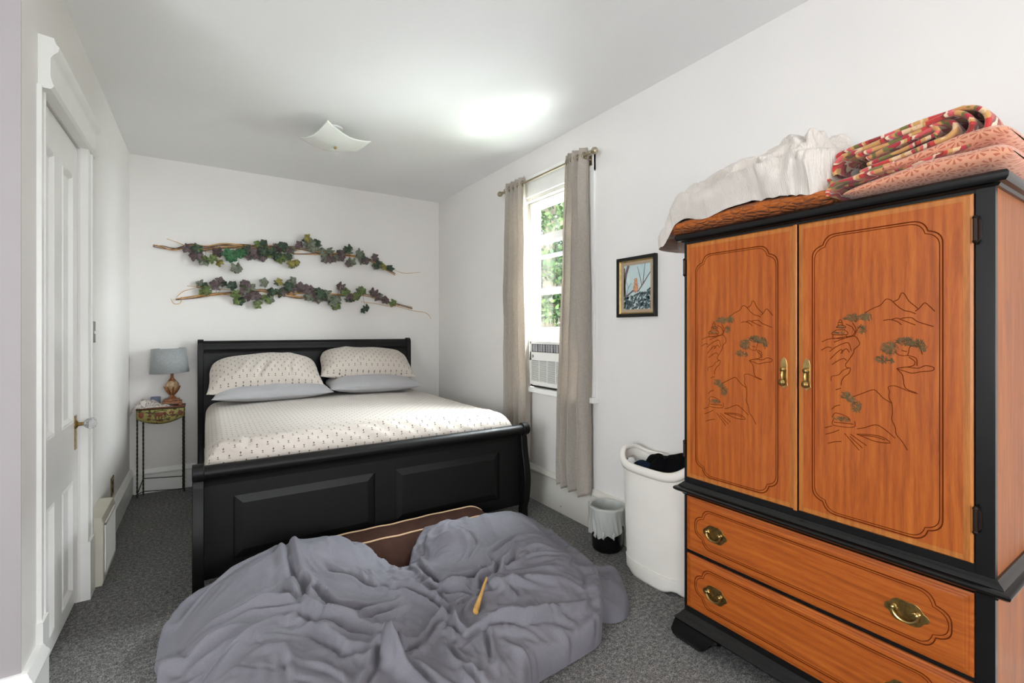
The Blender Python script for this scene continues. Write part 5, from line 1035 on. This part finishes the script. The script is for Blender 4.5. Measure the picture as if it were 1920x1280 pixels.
def landscape(d, dy):
    b = MB()
    for L_ in LAND: b.tube([(DF+.0003, y+dy, z) for y, z in (catmull(L_, 3) if len(L_) > 2 else L_)], .0012, 5)
    b.build('carved_landscape', M['carve'], d)
    b = MB(); rnd = random.Random(5)
    for y, z, ry, rz, n in FOL:
        for i in range(int(n*1.6)):
            a = rnd.random()*2*PI; q = math.sqrt(rnd.random()); cy, cz = y+dy+ry*q*math.cos(a), z+rz*q*math.sin(a); l = .0045+rnd.random()*.004
            th = rnd.uniform(-.5, .9)+(0 if math.cos(a) > 0 else 1.2); b.tube([(DF+.0004, cy-l*math.cos(th), cz-l*math.sin(th)), (DF+.0004, cy+l*math.cos(th), cz+l*math.sin(th))], .0011, 4)
    b.build('carved_pine_needles', M['carve_green'], d)
dl = slab_door('door', .892, 1.362, .742, 1.786, M['wood_v'], True, (.955, 1.312, .768, 1.727), (.075, .034), bev=.005, outer=.020)
dr = slab_door('door', .415, .884, .742, 1.786, M['wood_v'], True, (.479, .834, .768, 1.731), (.075, .034), bev=.005, outer=.020)
dl['label'] = 'left carved door'; dr['label'] = 'right carved door'
landscape(dl, .477); landscape(dr, 0)
MB().box(DF-.006, DF, .884, .898, .742, 1.786).build('meeting_strip', M['wood_edge'], dl, bevel=.004)
def drop_pull(y, parent):
    b = MB(); pl_ = [(y-.0, 1.300), (y-.008, 1.292), (y-.012, 1.275), (y-.012, 1.205), (y-.014, 1.195), (y-.006, 1.19), (y, 1.182), (y+.006, 1.19), (y+.014, 1.195), (y+.012, 1.205), (y+.012, 1.275), (y+.008, 1.292)]
    b.prism(pl_, 'x', DF-.0025, DF); h = b.build('handle_plate', M['brass'], parent, bevel=.0006)
    b = MB(); b.lathe((DF-.002, y, 1.255), [(.010, 0), (.010, -.012), (.006, -.016), (.001, -.017)], 14, 'x')
    b.tube([(DF-.012, y, 1.252), (DF-.016, y, 1.235), (DF-.013, y, 1.215)], [.004, .006, .005], 8)
    b.lathe((DF-.013, y, 1.207), [(.001, .014), (.009, .010), (.0125, .002), (.0125, -.004), (.009, -.011), (.001, -.014)], 16); b.build('drop_knob', M['old_brass'], h, smooth=True)
drop_pull(.932, dl); drop_pull(.852, dr)
for y, z, d in ((.409, 1.683, dr), (.409, .867, dr), (1.369, 1.683, dl), (1.369, .867, dl)):
    b = MB(); b.tube([(DF-.002, y, z-.03), (DF-.002, y, z+.03)], .0055, 10).lathe((DF-.002, y, z+.03), [(.0055, 0), (.007, .003), (.005, .008), (.001, .011)], 10).lathe((DF-.002, y, z-.03), [(.0055, 0), (.007, -.003), (.005, -.008), (.001, -.011)], 10)
    s = -1 if d is dr else 1; b.prism([(y, z+.038), (y+s*.011, z+.02), (y+s*.011, z-.02), (y, z-.038)], 'x', AF-.0035, AF-.008); b.build('hinge', M['hinge'], d, smooth=True)
def bail_pull(y, z, parent):
    b = MB(); pts = []
    for i in range(64):
        a = 2*PI*i/64; r = 1+.05*math.cos(6*a)+(.06 if abs(math.cos(a)) > .93 else 0); pts.append((y+.051*r*math.cos(a), z+.036*r*math.sin(a)))
    b.prism(pts, 'x', DF-.003, DF); p = b.build('back_plate', M['old_brass'], parent, bevel=.0012)
    b = MB()
    for s in (-1, 1): b.lathe((DF-.002, y+s*.030, z+.008), [(.007, 0), (.007, -.004), (.004, -.008), (.004, -.014), (.006, -.017), (.001, -.020)], 12, 'x')
    b.tube([(DF-.014, y+.033*math.cos(t), z+.008+.032*math.sin(t)*1.0) for t in [PI+PI*i/18 for i in range(19)]], .0040, 8)
    for s in (-1, 1): b.tube([(DF-.014, y+s*.032, z+.008), (DF-.014, y+s*.024, z+.012), (DF-.013, y+s*.018, z+.008)], [.0033, .003, .002], 6)
    b.build('bail', M['brass'], p, smooth=True)
def drawer(z0, z1, pz):
    y0, y1 = .414, 1.361; b = MB(); m = .022
    d = slab_door('drawer', y0, y1, z0, z1, M['wood_h'], False, (y0+.045, y1-.045, z0+.035, z1-.035), (.075, .036), bev=m, outer=.024)
    for k in (.008, .016):
        bb = MB(); bb.tube([(DF+.007-.007*k/m-.0003, y0+k, z0+k), (DF+.007-.007*k/m-.0003, y1-k, z0+k), (DF+.007-.007*k/m-.0003, y1-k, z1-k), (DF+.007-.007*k/m-.0003, y0+k, z1-k)], .0014, 5, closed=True)
        bb.build('edge_bead', M['wood_h'], d)
    bail_pull(1.218, pz, d); bail_pull(.565, pz, d); return d
drawer(.420, .658, .532)['label'] = 'upper drawer'; drawer(.165, .402, .276)['label'] = 'lower drawer'
# ---------------- folded bedding on the armoire
def soft_slab(name, mat, parent, y0, y1, x0, x1, z0, th, seed, n=150, m=64, p=3.2, rough=.004, fr=25, uvs=1.0, lean=0.0, sag=None, endr=.03):
    """folded cloth block: loop section in XZ run along Y, ends rounded in"""
    t = np.linspace(0, 1, n)[:, None]*np.ones((1, m)); a = np.ones((n, 1))*np.linspace(0, 2*PI, m, endpoint=False)[None, :]
    Y = y0+(y1-y0)*t; L = abs(y1-y0); e = np.minimum(t, 1-t)*L; k = np.sqrt(np.clip(1-(1-np.clip(e/endr, 0, 1))**2, 0, 1)); k = .04+.96*k
    T = th(Y) if callable(th) else th+0*Y
    ca, sa = np.cos(a), np.sin(a); px = np.sign(ca)*np.abs(ca)**(2/p); pz = np.sign(sa)*np.abs(sa)**(2/2.2)
    wv_ = 1+.0*t; h = T/2*k
    bumpy = rough*(crumple(Y*1.0+a*.05, a*.12+t*.3, seed, fr)*.6+wob(Y, a*.1, seed+1, fr*.5))
    X = (x0+x1)/2+(x1-x0)/2*px*(.9+.1*k)+bumpy*px+lean*(T/2*pz)
    Z = z0+T/2*1.0+h*pz*.98+bumpy*pz*np.clip(pz, 0, 1)
    if sag is not None: Z = Z+sag(Y)
    arcl = np.concatenate([np.zeros((n, 1)), np.cumsum(np.hypot(np.diff(X, axis=1), np.diff(Z, axis=1)), 1)], 1)
    return grid(name, X, Y, Z, mat, parent, uv=(Y*uvs+5, arcl*uvs+seed*.013), wrap_v=True)
q = thing('folded_quilt', (2.0, 1.1, 1.84), 'folded rust-orange crinkled quilt lying under the white blanket on the armoire', 'quilt')
soft_slab('quilt_body', M['quilt'], q, .775, 1.475, 1.785, 2.22, 1.838, lambda Y: .062+.018*np.clip((1.45-Y)/.3, 0, 1)*np.clip((Y-.75)/.2, .3, 1), 3, n=240, m=90, rough=.003, fr=40, endr=.035)
mu = thing('muslin_blanket', (2.0, 1.1, 1.9), 'crumpled white muslin blanket heaped on top of the rust quilt', 'blanket')
MUO = [(1.80, 1.50), (1.778, 1.38), (1.775, 1.2), (1.775, 1.0), (1.78, .88), (1.80, .805), (1.95, .785), (2.15, .79), (2.22, .9), (2.23, 1.2), (2.2, 1.45), (2.05, 1.56), (1.88, 1.56)]
MUC = [(1.88, 1.46, .12), (1.88, 1.36, .19), (1.9, 1.2, .215), (1.92, 1.05, .215), (1.93, .95, .22), (1.93, .86, .28), (1.9, .80, .22), (2.05, .85, .31), (2.05, 1.0, .22), (2.05, 1.3, .21), (2.0, 1.5, .12)]
SOFT = [(1, 26, 20, [1.84, 1.40, 1.90, 1.25, 1.95, 1.10, 1.93, .98]), (-1, 18, 24, [1.85, 1.30, 1.88, 1.15, 1.86, 1.02, 1.90, .93]), (1, 20, 22, [1.84, 1.12, 1.88, 1.0, 1.95, .93, 1.98, .86]), (-1, 18, 28, [1.83, .98, 1.88, .93, 1.95, .92, 2.05, .95]), (1, 22, 26, [1.82, .90, 1.88, .86, 1.96, .82]), (-1, 16, 20, [1.80, .86, 1.86, .83]), (1, 18, 14, [1.83, 1.45, 1.86, 1.36, 1.84, 1.28]), (-1, 16, 14, [1.82, 1.38, 1.83, 1.25, 1.82, 1.1]), (-1, 22, 30, [1.9, 1.06, 2.0, 1.0, 2.1, .98])]
def lay_muslin(P):
    P = P.copy(); P[:, 2] += 1.888; k = np.clip((1.86-P[:, 0])/.07, 0, 1.3)
    P[:, 2] -= k*(.006+.008*np.sin(P[:, 1]*23+2*np.sin(P[:, 1]*9))+.002*np.clip((P[:, 1]-1.15)/.2, 0, 1)); P[:, 2] -= np.clip((P[:, 1]-1.40)*1.25, 0, .10); return P
GATHER = [(1, 22, 26, [1.44, 1.93, 1.12, 1.975, .90, 2.03]), (-1, 18, 24, [1.40, 1.97, 1.1, 2.01, .88, 2.05]), (1, 20, 22, [1.32, 2.03, 1.08, 2.05, .87, 2.08]), (1, 24, 26, [1.25, 1.90, 1.0, 1.93, .86, 2.0]), (-1, 18, 26, [1.2, 1.93, 1.0, 1.965, .87, 2.03]), (1, 18, 26, [.98, 2.16, .90, 2.10, .86, 2.05]), (-1, 16, 26, [.93, 2.17, .87, 2.10, .85, 2.05]), (1, 18, 26, [.80, 2.15, .84, 2.08, .86, 2.04]), (1, 20, 24, [.79, 1.92, .83, 1.98, .86, 2.04]), (-1, 16, 22, [.86, 1.91, .86, 1.97, .87, 2.02])]
def muslin_fine(Q):
    y, z = Q[:, 1], Q[:, 2]; k = np.clip((1.99-Q[:, 0])/.10, 0, 1)
    d = foldfield(y, z, GATHER)*1.1+foldfield(y, z, echo_folds(GATHER, 60, 5, wr=(7, 12), hr=(5, 12), lr=(.06, .2)))-.006*crumple(y, z, 4, 14)
    Q[:, 0] -= (d*k).astype(np.float32); Q[:, 2] += (d*k*.35).astype(np.float32); return Q
settle('muslin_cloth', MUO, MUC, .0095, .15, .06, [(a_, b_, c_*1.3, d_) for a_, b_, c_, d_ in SOFT], .93, .16, .25, 26, .005, M['muslin'], mu, lay_muslin, fine=muslin_fine)
fl = thing('floral_blanket', (2.0, .53, 1.84), 'folded peach blanket printed with starry flowers, under the patterned throw', 'blanket')
soft_slab('lower_fold', M['floral'], fl, .335, .735, 1.79, 2.22, 1.838, lambda Y: .035+.05*np.clip((.74-Y)/.22, 0, 1), 7, rough=.004, fr=16, endr=.05)
soft_slab('upper_fold', M['floral'], fl, .345, .68, 1.815, 2.21, 1.90, lambda Y: .018+.055*np.clip((.70-Y)/.25, 0, 1), 9, rough=.006, fr=18, endr=.05, sag=lambda Y: .012*np.clip((.6-Y)/.2, -1, 1))
kb = thing('patterned_throw', (2.0, .55, 1.93), 'red and ochre patterned woven throw, rolled in loose folds, topmost of its pile', 'blanket')
def band(name, pts, x0, x1, th, parent, seed, z_add=0):
    P = np.array(catmull(pts, 8)); n = len(P); m = 44
    d = np.gradient(P, axis=0); d /= np.linalg.norm(d, axis=1)[:, None]+1e-9; nn = np.stack([-d[:, 1], d[:, 0]], 1)
    arcl = np.concatenate([[0], np.cumsum(np.linalg.norm(np.diff(P, axis=0), axis=1))])
    xs = np.linspace(x0, x1, m)[None, :]*np.ones((n, 1)); jit = .004*np.sin(arcl[:, None]*40+seed)+.006*wob(arcl[:, None]*3+0*xs, xs*0+seed, seed, 6)
    wv_ = .004*wob(arcl[:, None]+0*xs, xs, seed, 22)*np.clip((xs-x0)/.03, 0, 1)
    out = []
    Yt = P[:, 0:1]+nn[:, 0:1]*(th/2+wv_); Zt = P[:, 1:2]+nn[:, 1:2]*(th/2+wv_)
    Yb = P[:, 0:1]-nn[:, 0:1]*(th/2-wv_); Zb = P[:, 1:2]-nn[:, 1:2]*(th/2-wv_)
    mx = xs+jit; mid = xs[:, :1]+jit[:, :1]-th*.5
    Y = np.concatenate([Yt, Yb[:, ::-1], P[:, 0:1]], 1); Z = np.concatenate([Zt, Zb[:, ::-1], P[:, 1:2]], 1); X = np.concatenate([mx, mx[:, ::-1], mid], 1)
    U = np.repeat((arcl[:, None]+seed*.37), Y.shape[1], 1); V = X*1.0
    return grid(name, X, Y, Z+z_add, M['kilim'], parent, uv=(U, V), wrap_v=True)
def hairpin(r, ya, za, yb, zb, wrap=0, n=9):
    """loop round the core segment a (left) - b (right)"""
    A = np.array([ya, za]); B = np.array([yb, zb]); d = (B-A)/np.linalg.norm(B-A); nn = np.array([-d[1], d[0]])
    if nn[1] < 0: nn = -nn
    pts = [A-nn*r, (A+B)/2-nn*r]+[B+nn*r*math.sin(t)+d*r*math.cos(t)*1.15 for t in np.linspace(-PI/2, PI/2, n)]+[(A+B)/2+nn*r, A+nn*r]
    if wrap: pts += [A+nn*r*math.sin(t)-d*r*abs(math.cos(t))*1.1 for t in np.linspace(PI/2, -PI/2*wrap, 7)[1:]]
    return [tuple(p) for p in pts]
band('outer_fold', hairpin(.058, .735, 1.955, .455, 1.985, 1), 1.835, 2.2, .013, kb, 1)
band('outer_fold', hairpin(.043, .725, 1.955, .470, 1.988, .2), 1.828, 2.2, .013, kb, 2)
band('inner_fold', hairpin(.028, .700, 1.955, .490, 1.992), 1.835, 2.2, .013, kb, 3)
band('inner_fold', hairpin(.012, .680, 1.960, .510, 1.995), 1.84, 2.2, .012, kb, 4)
band('hanging_tail', [(.62, 1.905), (.70, 1.90), (.75, 1.895), (.775, 1.878), (.778, 1.855)], 1.80, 2.0, .013, kb, 5, z_add=0.004)

# ================================================================= LAUNDRY HAMPER
hm = thing('laundry_hamper', (2.17, 1.795, 0), 'tall white plastic laundry hamper with scooped rim, full of dark clothes', 'laundry hamper')
HCX, HCY, HA, HB = 2.153, 1.79, .116, .222
nt_, nz_ = 144, 60
a = np.linspace(0, 2*PI, nt_, endpoint=False)[:, None]*np.ones((1, nz_)); t = np.ones((nt_, 1))*np.linspace(0, 1, nz_)[None, :]
def hshape(a, k, p=2.7): c, s = np.cos(a), np.sin(a); return HCX+HA*k*np.sign(c)*np.abs(c)**(2/p), HCY+HB*k*np.sign(s)*np.abs(s)**(2/p)
zr = .628+.065*np.abs(np.sin(a))**4+.03*np.clip(np.cos(a), 0, 1)
k = .93+.13*t; k = np.where(t < .12, k+.018, k); k = k-.02*np.clip(1-t*30, 0, 1)
X, Y = hshape(a, k); Z = zr*t
foot = np.clip(1-t*14, 0, 1)*.022*(np.abs(np.sin(a*2))**6); Z = Z+foot
hb = grid('hamper_body', X, Y, Z, M['hamper'], hm, wrap_u=True, flip=False)
bm = bmesh.new(); bm.from_mesh(hb.data)
dele = [f for f in bm.faces if (lambda c: abs(c.y) > .1 and (c.x/.055)**2+((c.z-.600)/.033)**2 < 1)(f.calc_center_median())]
bmesh.ops.delete(bm, geom=dele, context='FACES'); bm.to_mesh(hb.data); bm.free()
md = hb.modifiers.new('s', 'SOLIDIFY'); md.thickness = .005; md.offset = -1
hx, hy = hshape(a[:, 0], 1.06); hz_ = zr[:, 0]
nr_ = 14; sec = [(.010, -.022), (.014, -.010), (.014, .0), (.008, .010), (-.004, .012), (-.010, .006), (-.008, -.004), (0, -.010), (.002, -.022)]
RX, RY, RZ = [], [], []
for o_, z in sec:
    x_, y_ = hshape(a[:, 0], 1.06+o_/.14); RX.append(x_); RY.append(y_); RZ.append(hz_+z*1.4)
grid('hamper_rim', np.array(RX).T, np.array(RY).T, np.array(RZ).T, M['hamper'], hm, wrap_u=True, wrap_v=True)
_x, _y = hshape(np.linspace(0, 2*PI, 60, endpoint=False), .925); MB().prism(list(zip(_x, _y)), 'z', .02, .026).build('hamper_base', M['hamper'], hm)
_x, _y = hshape(a[:, 0], .965); b = MB(); b.tube([(x, y, .088) for x, y in zip(_x, _y)], .0025, 6, closed=True); b.build('base_seam', M['hamper'], hm, smooth=2)
for sg in (1, -1):
    b = MB(); pts = [(HCX+.058*math.cos(q), HCY+sg*(HB*1.045), .600+.036*math.sin(q)) for q in [2*PI*i/28 for i in range(28)]]; b.tube(pts, .005, 8, closed=True)
    b.build('handle_hole_rim', M['hamper'], hm, smooth=2)
ck = thing('dark_clothes', (2.17, 1.74, .4), 'crumpled black clothes heaped in the laundry hamper', 'clothes')
def ell(cx, cy, rx, ry, n=14, j=0, seed=1):
    r = random.Random(seed); return [(cx+rx*math.cos(2*PI*i/n)*(1+r.uniform(-j, j)), cy+ry*math.sin(2*PI*i/n)*(1+r.uniform(-j, j))) for i in range(n)]
heap('clothes_pile', ell(2.155, 1.745, .10, .165), [(2.09, 1.65, .25), (2.15, 1.72, .31), (2.19, 1.84, .29), (2.11, 1.80, .27), (2.2, 1.62, .29)], M['blackcloth'], ck, z0=.42, w=.05, s=.04, cr=(.022, 22), nth=260, nr=80, seed=5)
cn = thing('navy_garment', (2.12, 1.86, .4), 'faded navy garment tucked at the front of the hamper beside the black clothes', 'clothes')
heap('garment_cloth', ell(2.105, 1.87, .055, .10, j=.05), [(2.10, 1.87, .27), (2.09, 1.80, .27), (2.12, 1.93, .24)], M['navy'], cn, z0=.40, w=.04, s=.04, cr=(.014, 26), nth=120, nr=50, seed=8)
# ================================================================= WASTE BIN
wb = thing('waste_bin', (2.17, 2.225, 0), 'small black waste bin lined with a white plastic bag beside the hamper', 'waste bin')
bx_, by_ = 2.168, 2.225
b = MB(); b.lathe((bx_, by_, 0), [(.084, .0), (.094, .012), (.112, .27), (.109, .27), (.091, .014), (.001, .012)], 48); b.build('bin_body', M['lacquer'], wb, smooth=True)
a = np.linspace(0, 2*PI, 220, endpoint=False)[:, None]*np.ones((1, 60)); t = np.ones((220, 1))*np.linspace(0, 1, 60)[None, :]
hang = .155+.035*wob(np.cos(a)*2, np.sin(a)*2, 3, 1.5)+.022*wob(np.cos(a)*2, np.sin(a)*2, 6, 7)
# outside skirt -> over the rim -> inside the bin
tt = t; out = tt < .45
kk = np.clip(tt/.45, 0, 1); z_out = hang+(.282-hang)*kk; r_out = .1015+.046*(z_out)*.4+.013+.003*wob(a*2, z_out*8, 4, 5)+.004*np.sin(a*23+z_out*30)*(1-kk)
k2 = np.clip((tt-.45)/.55, 0, 1); z_in = .286-.17*k2; r_in = .109-.02*k2-.008+.006*wob(a*2.5, z_in*12, 7, 4)*k2**.3
R2 = np.where(out, r_out, r_in); Z2 = np.where(out, z_out, z_in)
grid('bin_liner', bx_+R2*np.cos(a), by_+R2*np.sin(a), Z2, M['liner'], wb, wrap_u=True)
for ang in (3.3, 3.75, 4.3):
    b = MB()
    r = .118; c = Vector((bx_+r*math.cos(ang), by_+r*math.sin(ang), .15)); b.tube([c, c+Vector((-.004, -.004, -.02)), c+Vector((-.012, -.004, -.03)), c+Vector((-.004, -.006, -.045))], [.004, .010, .008, .003], 6); b.build('bag_knot', M['liner'], wb, smooth=2)


# ================================================================= DOG BED AND DUVET ON THE FLOOR
db = thing('dog_bed', (.95, 2.3, 0), 'brown suede dog bed with tan piping behind the grey duvet', 'dog bed')
def bolster():
    n, m = 120, 40; t = np.linspace(0, 1, n)[:, None]*np.ones((1, m)); 
    x = .42+1.22*t; e = np.clip(np.minimum(t, 1-t)*1.22/.16, 0, 1); k = np.sqrt(1-(1-e)**2)*.97+.03
    prof_ = np.array(catmull([(2.60, .02), (2.62, .07), (2.69, .155), (2.735, .175), (2.80, .20), (2.855, .205), (2.885, .17), (2.89, .05), (2.86, .01)], 5)); s = np.linspace(0, len(prof_)-1, m); 
    py = np.interp(s, range(len(prof_)), prof_[:, 0])[None, :]; pz = np.interp(s, range(len(prof_)), prof_[:, 1])[None, :]
    Y = 2.75+(py-2.75)*(.3+.7*k); Z = pz*(.25+.75*k)+.002*wob(x, pz+0*x, 3, 30); return x, Y, Z
X, Y, Z = bolster(); grid('bolster', X, Y, Z, M['brown_suede'], db)
for j, nm in ((int(40*3.05/8), 'front_piping'), (int(40*5.05/8), 'rear_piping')):
    MB().tube([(X[i, j], Y[i, j]-.001, Z[i, j]+.003) for i in range(4, 116, 2)], .0055, 8).build(nm, M['piping'], db, smooth=2)
MB().prism([(.2, 1.9), (1.5, 1.9), (1.55, 2.3), (1.5, 2.66), (.3, 2.66), (.15, 2.3)], 'z', .012, .055).build('bed_base', M['brown_suede'], db, bevel=.02)
OUTL = [(-.13, 2.52), (-.125, 2.35), (-.115, 2.1), (-.07, 1.7), (.03, 1.35), (.3, 1.15), (.65, 1.2), (.9, 1.35), (1.066, 1.50), (1.228, 1.525), (1.456, 1.55), (1.53, 1.617), (1.63, 1.75), (1.72, 1.9), (1.77, 2.15), (1.81, 2.40), (1.80, 2.60), (1.70, 2.74), (1.5, 2.78), (1.25, 2.76), (1.08, 2.70), (1.0, 2.60), (.93, 2.52), (.84, 2.60), (.76, 2.72), (.62, 2.82), (.4, 2.83), (.2, 2.82), (.05, 2.78), (-.08, 2.70)]
CPS = [(.02, 2.6, .20), (.14, 2.62, .29), (.27, 2.65, .33), (.45, 2.66, .34), (.66, 2.66, .30), (.8, 2.5, .16), (.93, 2.42, .12), (-.05, 2.45, .20), (-.05, 2.1, .22), (.1, 2.2, .25), (.3, 2.35, .27), (.5, 2.3, .24), (.7, 2.3, .19), (.2, 1.8, .27), (.4, 1.9, .22), (.6, 1.85, .2), (.75, 2.05, .17), (1.0, 2.3, .14), (.9, 1.95, .17), (1.15, 2.1, .17), (1.19, 2.46, .315), (1.14, 2.36, .24), (1.24, 2.55, .30), (1.38, 2.42, .18), (1.35, 2.62, .25), (1.55, 2.5, .25), (1.6, 2.3, .24), (1.5, 2.1, .25), (1.6, 1.95, .24), (1.35, 1.85, .24), (1.15, 1.75, .22), (1.3, 1.65, .22), (.95, 1.55, .2), (.65, 1.5, .2), (.3, 1.5, .25), (.85, 1.75, .17)]
dv = thing('duvet', (.8, 2.0, 0), 'large rumpled slate-grey duvet spread over the dog bed at the foot of the bed', 'duvet')
DF_ = [(s_, w_*(1 if s_ < 0 else 1.2), h_*1.45*(.35 if s_ > 0 and max(p_[1::2]) > 2.5 else 1), p_) for s_, w_, h_, p_ in FOLDS]
def duvet_fine(Q):
    D2 = [(s_, w_*.8, h_*1.0*(.3 if s_ > 0 and max(p_[1::2]) > 2.5 else 1), p_) for s_, w_, h_, p_ in FOLDS]+echo_folds(FOLDS, 150, 4, wr=(6, 11), hr=(4, 9), lr=(.1, .3))
    k = np.clip(Q[:, 2]/.08, 0, 1); Q[:, 2] += (foldfield(Q[:, 0], Q[:, 1], D2)*k).astype(np.float32); return Q
do = settle('duvet_cloth', OUTL, CPS, .0145, .24, .11, DF_, .93, .13, .7, 30, .006, M['duvet'], dv, walls=[(-.3, 2.1, 2.87, 2.95, -.1, .6)], fine=duvet_fine)
tailo = [(1.55, 1.72), (1.62, 1.64), (1.70, 1.625), (1.79, 1.68), (1.86, 1.76), (1.93, 1.86), (1.955, 1.93), (1.90, 1.97), (1.84, 1.985), (1.78, 2.05), (1.68, 2.05), (1.58, 1.9)]
heap('duvet_corner', tailo, [(1.65, 1.8, .14), (1.75, 1.85, .10), (1.85, 1.85, .06), (1.93, 1.92, .08), (1.72, 1.7, .07), (1.75, 2.0, .10)], M['duvet'], dv, z0=.003, w=.06, s=.05, folds=[(1, 16, 22, [1.72, 1.98, 1.80, 1.94, 1.88, 1.93, 1.94, 1.94]), (-1, 14, 18, [1.70, 1.9, 1.78, 1.84, 1.84, 1.8]), (1, 14, 12, [1.66, 1.70, 1.74, 1.76, 1.82, 1.86])], cr=(.004, 20), nth=220, nr=70, seed=6)
bpy.context.view_layer.update()
def on_duvet(x, y):
    h = do.ray_cast(Vector((x, y, 1))-parent_loc(dv), Vector((0, 0, -1)))
    return h[1].z if h[0] else .2
bn = thing('chew_stick', (1.0, 1.85, .2), 'tapered yellow-tan chew stick lying on the grey duvet', 'dog chew')
p0 = Vector((1.115, 1.945, 0)); p1 = Vector((.975, 1.795, 0)); ks = [0, .2, .45, .7, .88, 1]
zz0 = max(on_duvet(*(p0+(p1-p0)*k_).xy)-0*k_ for k_ in (0, .5, 1))
pts = []
za, zb = on_duvet(p0.x, p0.y)+.012, on_duvet(p1.x, p1.y)+.014; mid = max(0, max(on_duvet(*(p0+(p1-p0)*k_).xy)+.008-(za+(zb-za)*k_) for k_ in (.2, .35, .5, .65, .8)))
for k_ in ks: q_ = p0+(p1-p0)*k_; pts.append((q_.x, q_.y, za+(zb-za)*k_+mid))
MB().tube(pts, [.006, .0085, .010, .013, .017, .016], 12, sx=.75).build('stick_body', M['bone'], bn, smooth=True)

# ================================================================= OUTSIDE THE WINDOW
struct(MB().box(XR+.15, 40, -20, 40, -.9, -.8).build('ground_outside', M['lawn']))
def crown(parent, mats, blobs, n, seed, ls=.13):
    r = np.random.RandomState(seed); B = MB(); 
    for i in range(n):
        cx, cy, cz, R_b = blobs[r.randint(len(blobs))]; d = r.normal(size=3); d /= np.linalg.norm(d); rr = R_b*(.55+.45*r.rand()**.5); c = np.array([cx, cy, cz])+d*rr
        u = r.normal(size=3); u /= np.linalg.norm(u); w_ = np.cross(u, r.normal(size=3)); w_ /= np.linalg.norm(w_); l = ls*(.6+.8*r.rand())
        B.cur = r.randint(len(mats)); B.add([c-u*l*.5, c+w_*l*.28, c+u*l*.5, c-w_*l*.28], [(0, 1, 2, 3)])
    return B.build('foliage', mats, parent)
FM = [M['tree1'], M['tree2'], M['tree3']]
def tree(loc, label, trunk, branches, blobs, n, seed, ls=.13, name='tree', cat='tree'):
    root = thing(name, loc, label, cat)
    b = MB()
    if trunk: b.tube(catmull(trunk[0], 5), list(np.interp(np.linspace(0, 1, len(catmull(trunk[0], 5))), [0, 1], trunk[1])), 10)
    for br in branches: P = catmull(br[0], 5); b.tube(P, list(np.linspace(br[1], br[2], len(P))), 8)
    if trunk: b.build('trunk', M['bark'], root, smooth=2)
    crown(root, FM, blobs, n, seed, ls); return root
tree((6.6, 8.9, -.8), 'gnarled tree with dark trunk seen through the right part of the window', ([(6.6, 8.9, -.8), (6.6, 8.8, 1.0), (6.5, 8.5, 2.0), (6.1, 8.0, 3.0), (6.3, 8.2, 4.2)], (.20, .12)),
     [([(6.55, 8.7, 1.8), (6.8, 8.3, 2.6), (7.2, 8.2, 3.4)], .09, .05), ([(6.1, 8.0, 2.9), (5.8, 8.2, 3.6), (5.7, 8.5, 4.4)], .07, .03)],
     [(6.2, 8.0, 4.3, .9), (6.8, 8.9, 4.8, 1.1), (5.6, 7.6, 4.0, .7), (7.3, 8.2, 3.5, .7), (6.0, 9.2, 3.9, .8), (6.3, 8.0, 2.9, .5), (7.4, 9.6, 1.6, .7), (6.4, 8.3, 1.9, .35)], 5200, 2)
tree((8.6, 11.2, -.8), 'broad leafy tree standing farther behind the gnarled one outside', ([(8.6, 11.2, -.8), (8.6, 11.2, 3)], (.16, .1)), [], [(8.6, 11.2, 4.2, 1.8), (9.6, 10.6, 3.4, 1.5), (7.8, 11.8, 3.2, 1.3), (9.2, 11.9, 2.0, 1.3)], 6500, 3, .16)
tree((7.0, 6.2, -.8), 'low bushy shrub at the bottom of the window view outside', None, [], [(6.5, 7.0, .5, .55), (6.7, 6.0, .6, .6), (7.3, 6.4, .8, .6), (6.6, 5.2, .4, .5)], 3500, 5, .11, 'shrub', 'shrub')
fn = thing('iron_fence', (5.4, 7.5, -.8), 'dark iron railing fence outside the window', 'fence')
b = MB()
for i in range(46): y = 4.5+i*.12; b.tube([(5.4, y, -.8), (5.4, y, 1.62)], .010, 6)
b.build('fence_pickets', M['iron'], fn); b = MB(); b.box(5.385, 5.415, 4.4, 10.0, 1.45, 1.48).box(5.385, 5.415, 4.4, 10.0, -.6, -.57); b.build('fence_rails', M['iron'], fn)
hs = thing('neighbouring_house', (11, 12, -.8), 'pale neighbouring house wall glimpsed behind the trees outside', 'house')
MB().box(11.5, 16, 8, 20, -.8, 3.0).build('house_wall', M['stucco'], hs); MB().prism([(11.2, 3.0), (16.3, 3.0), (13.7, 4.8)], 'y', 7.7, 20.3).build('roof', plain('grey_shingles', (120, 116, 112), .9), hs)
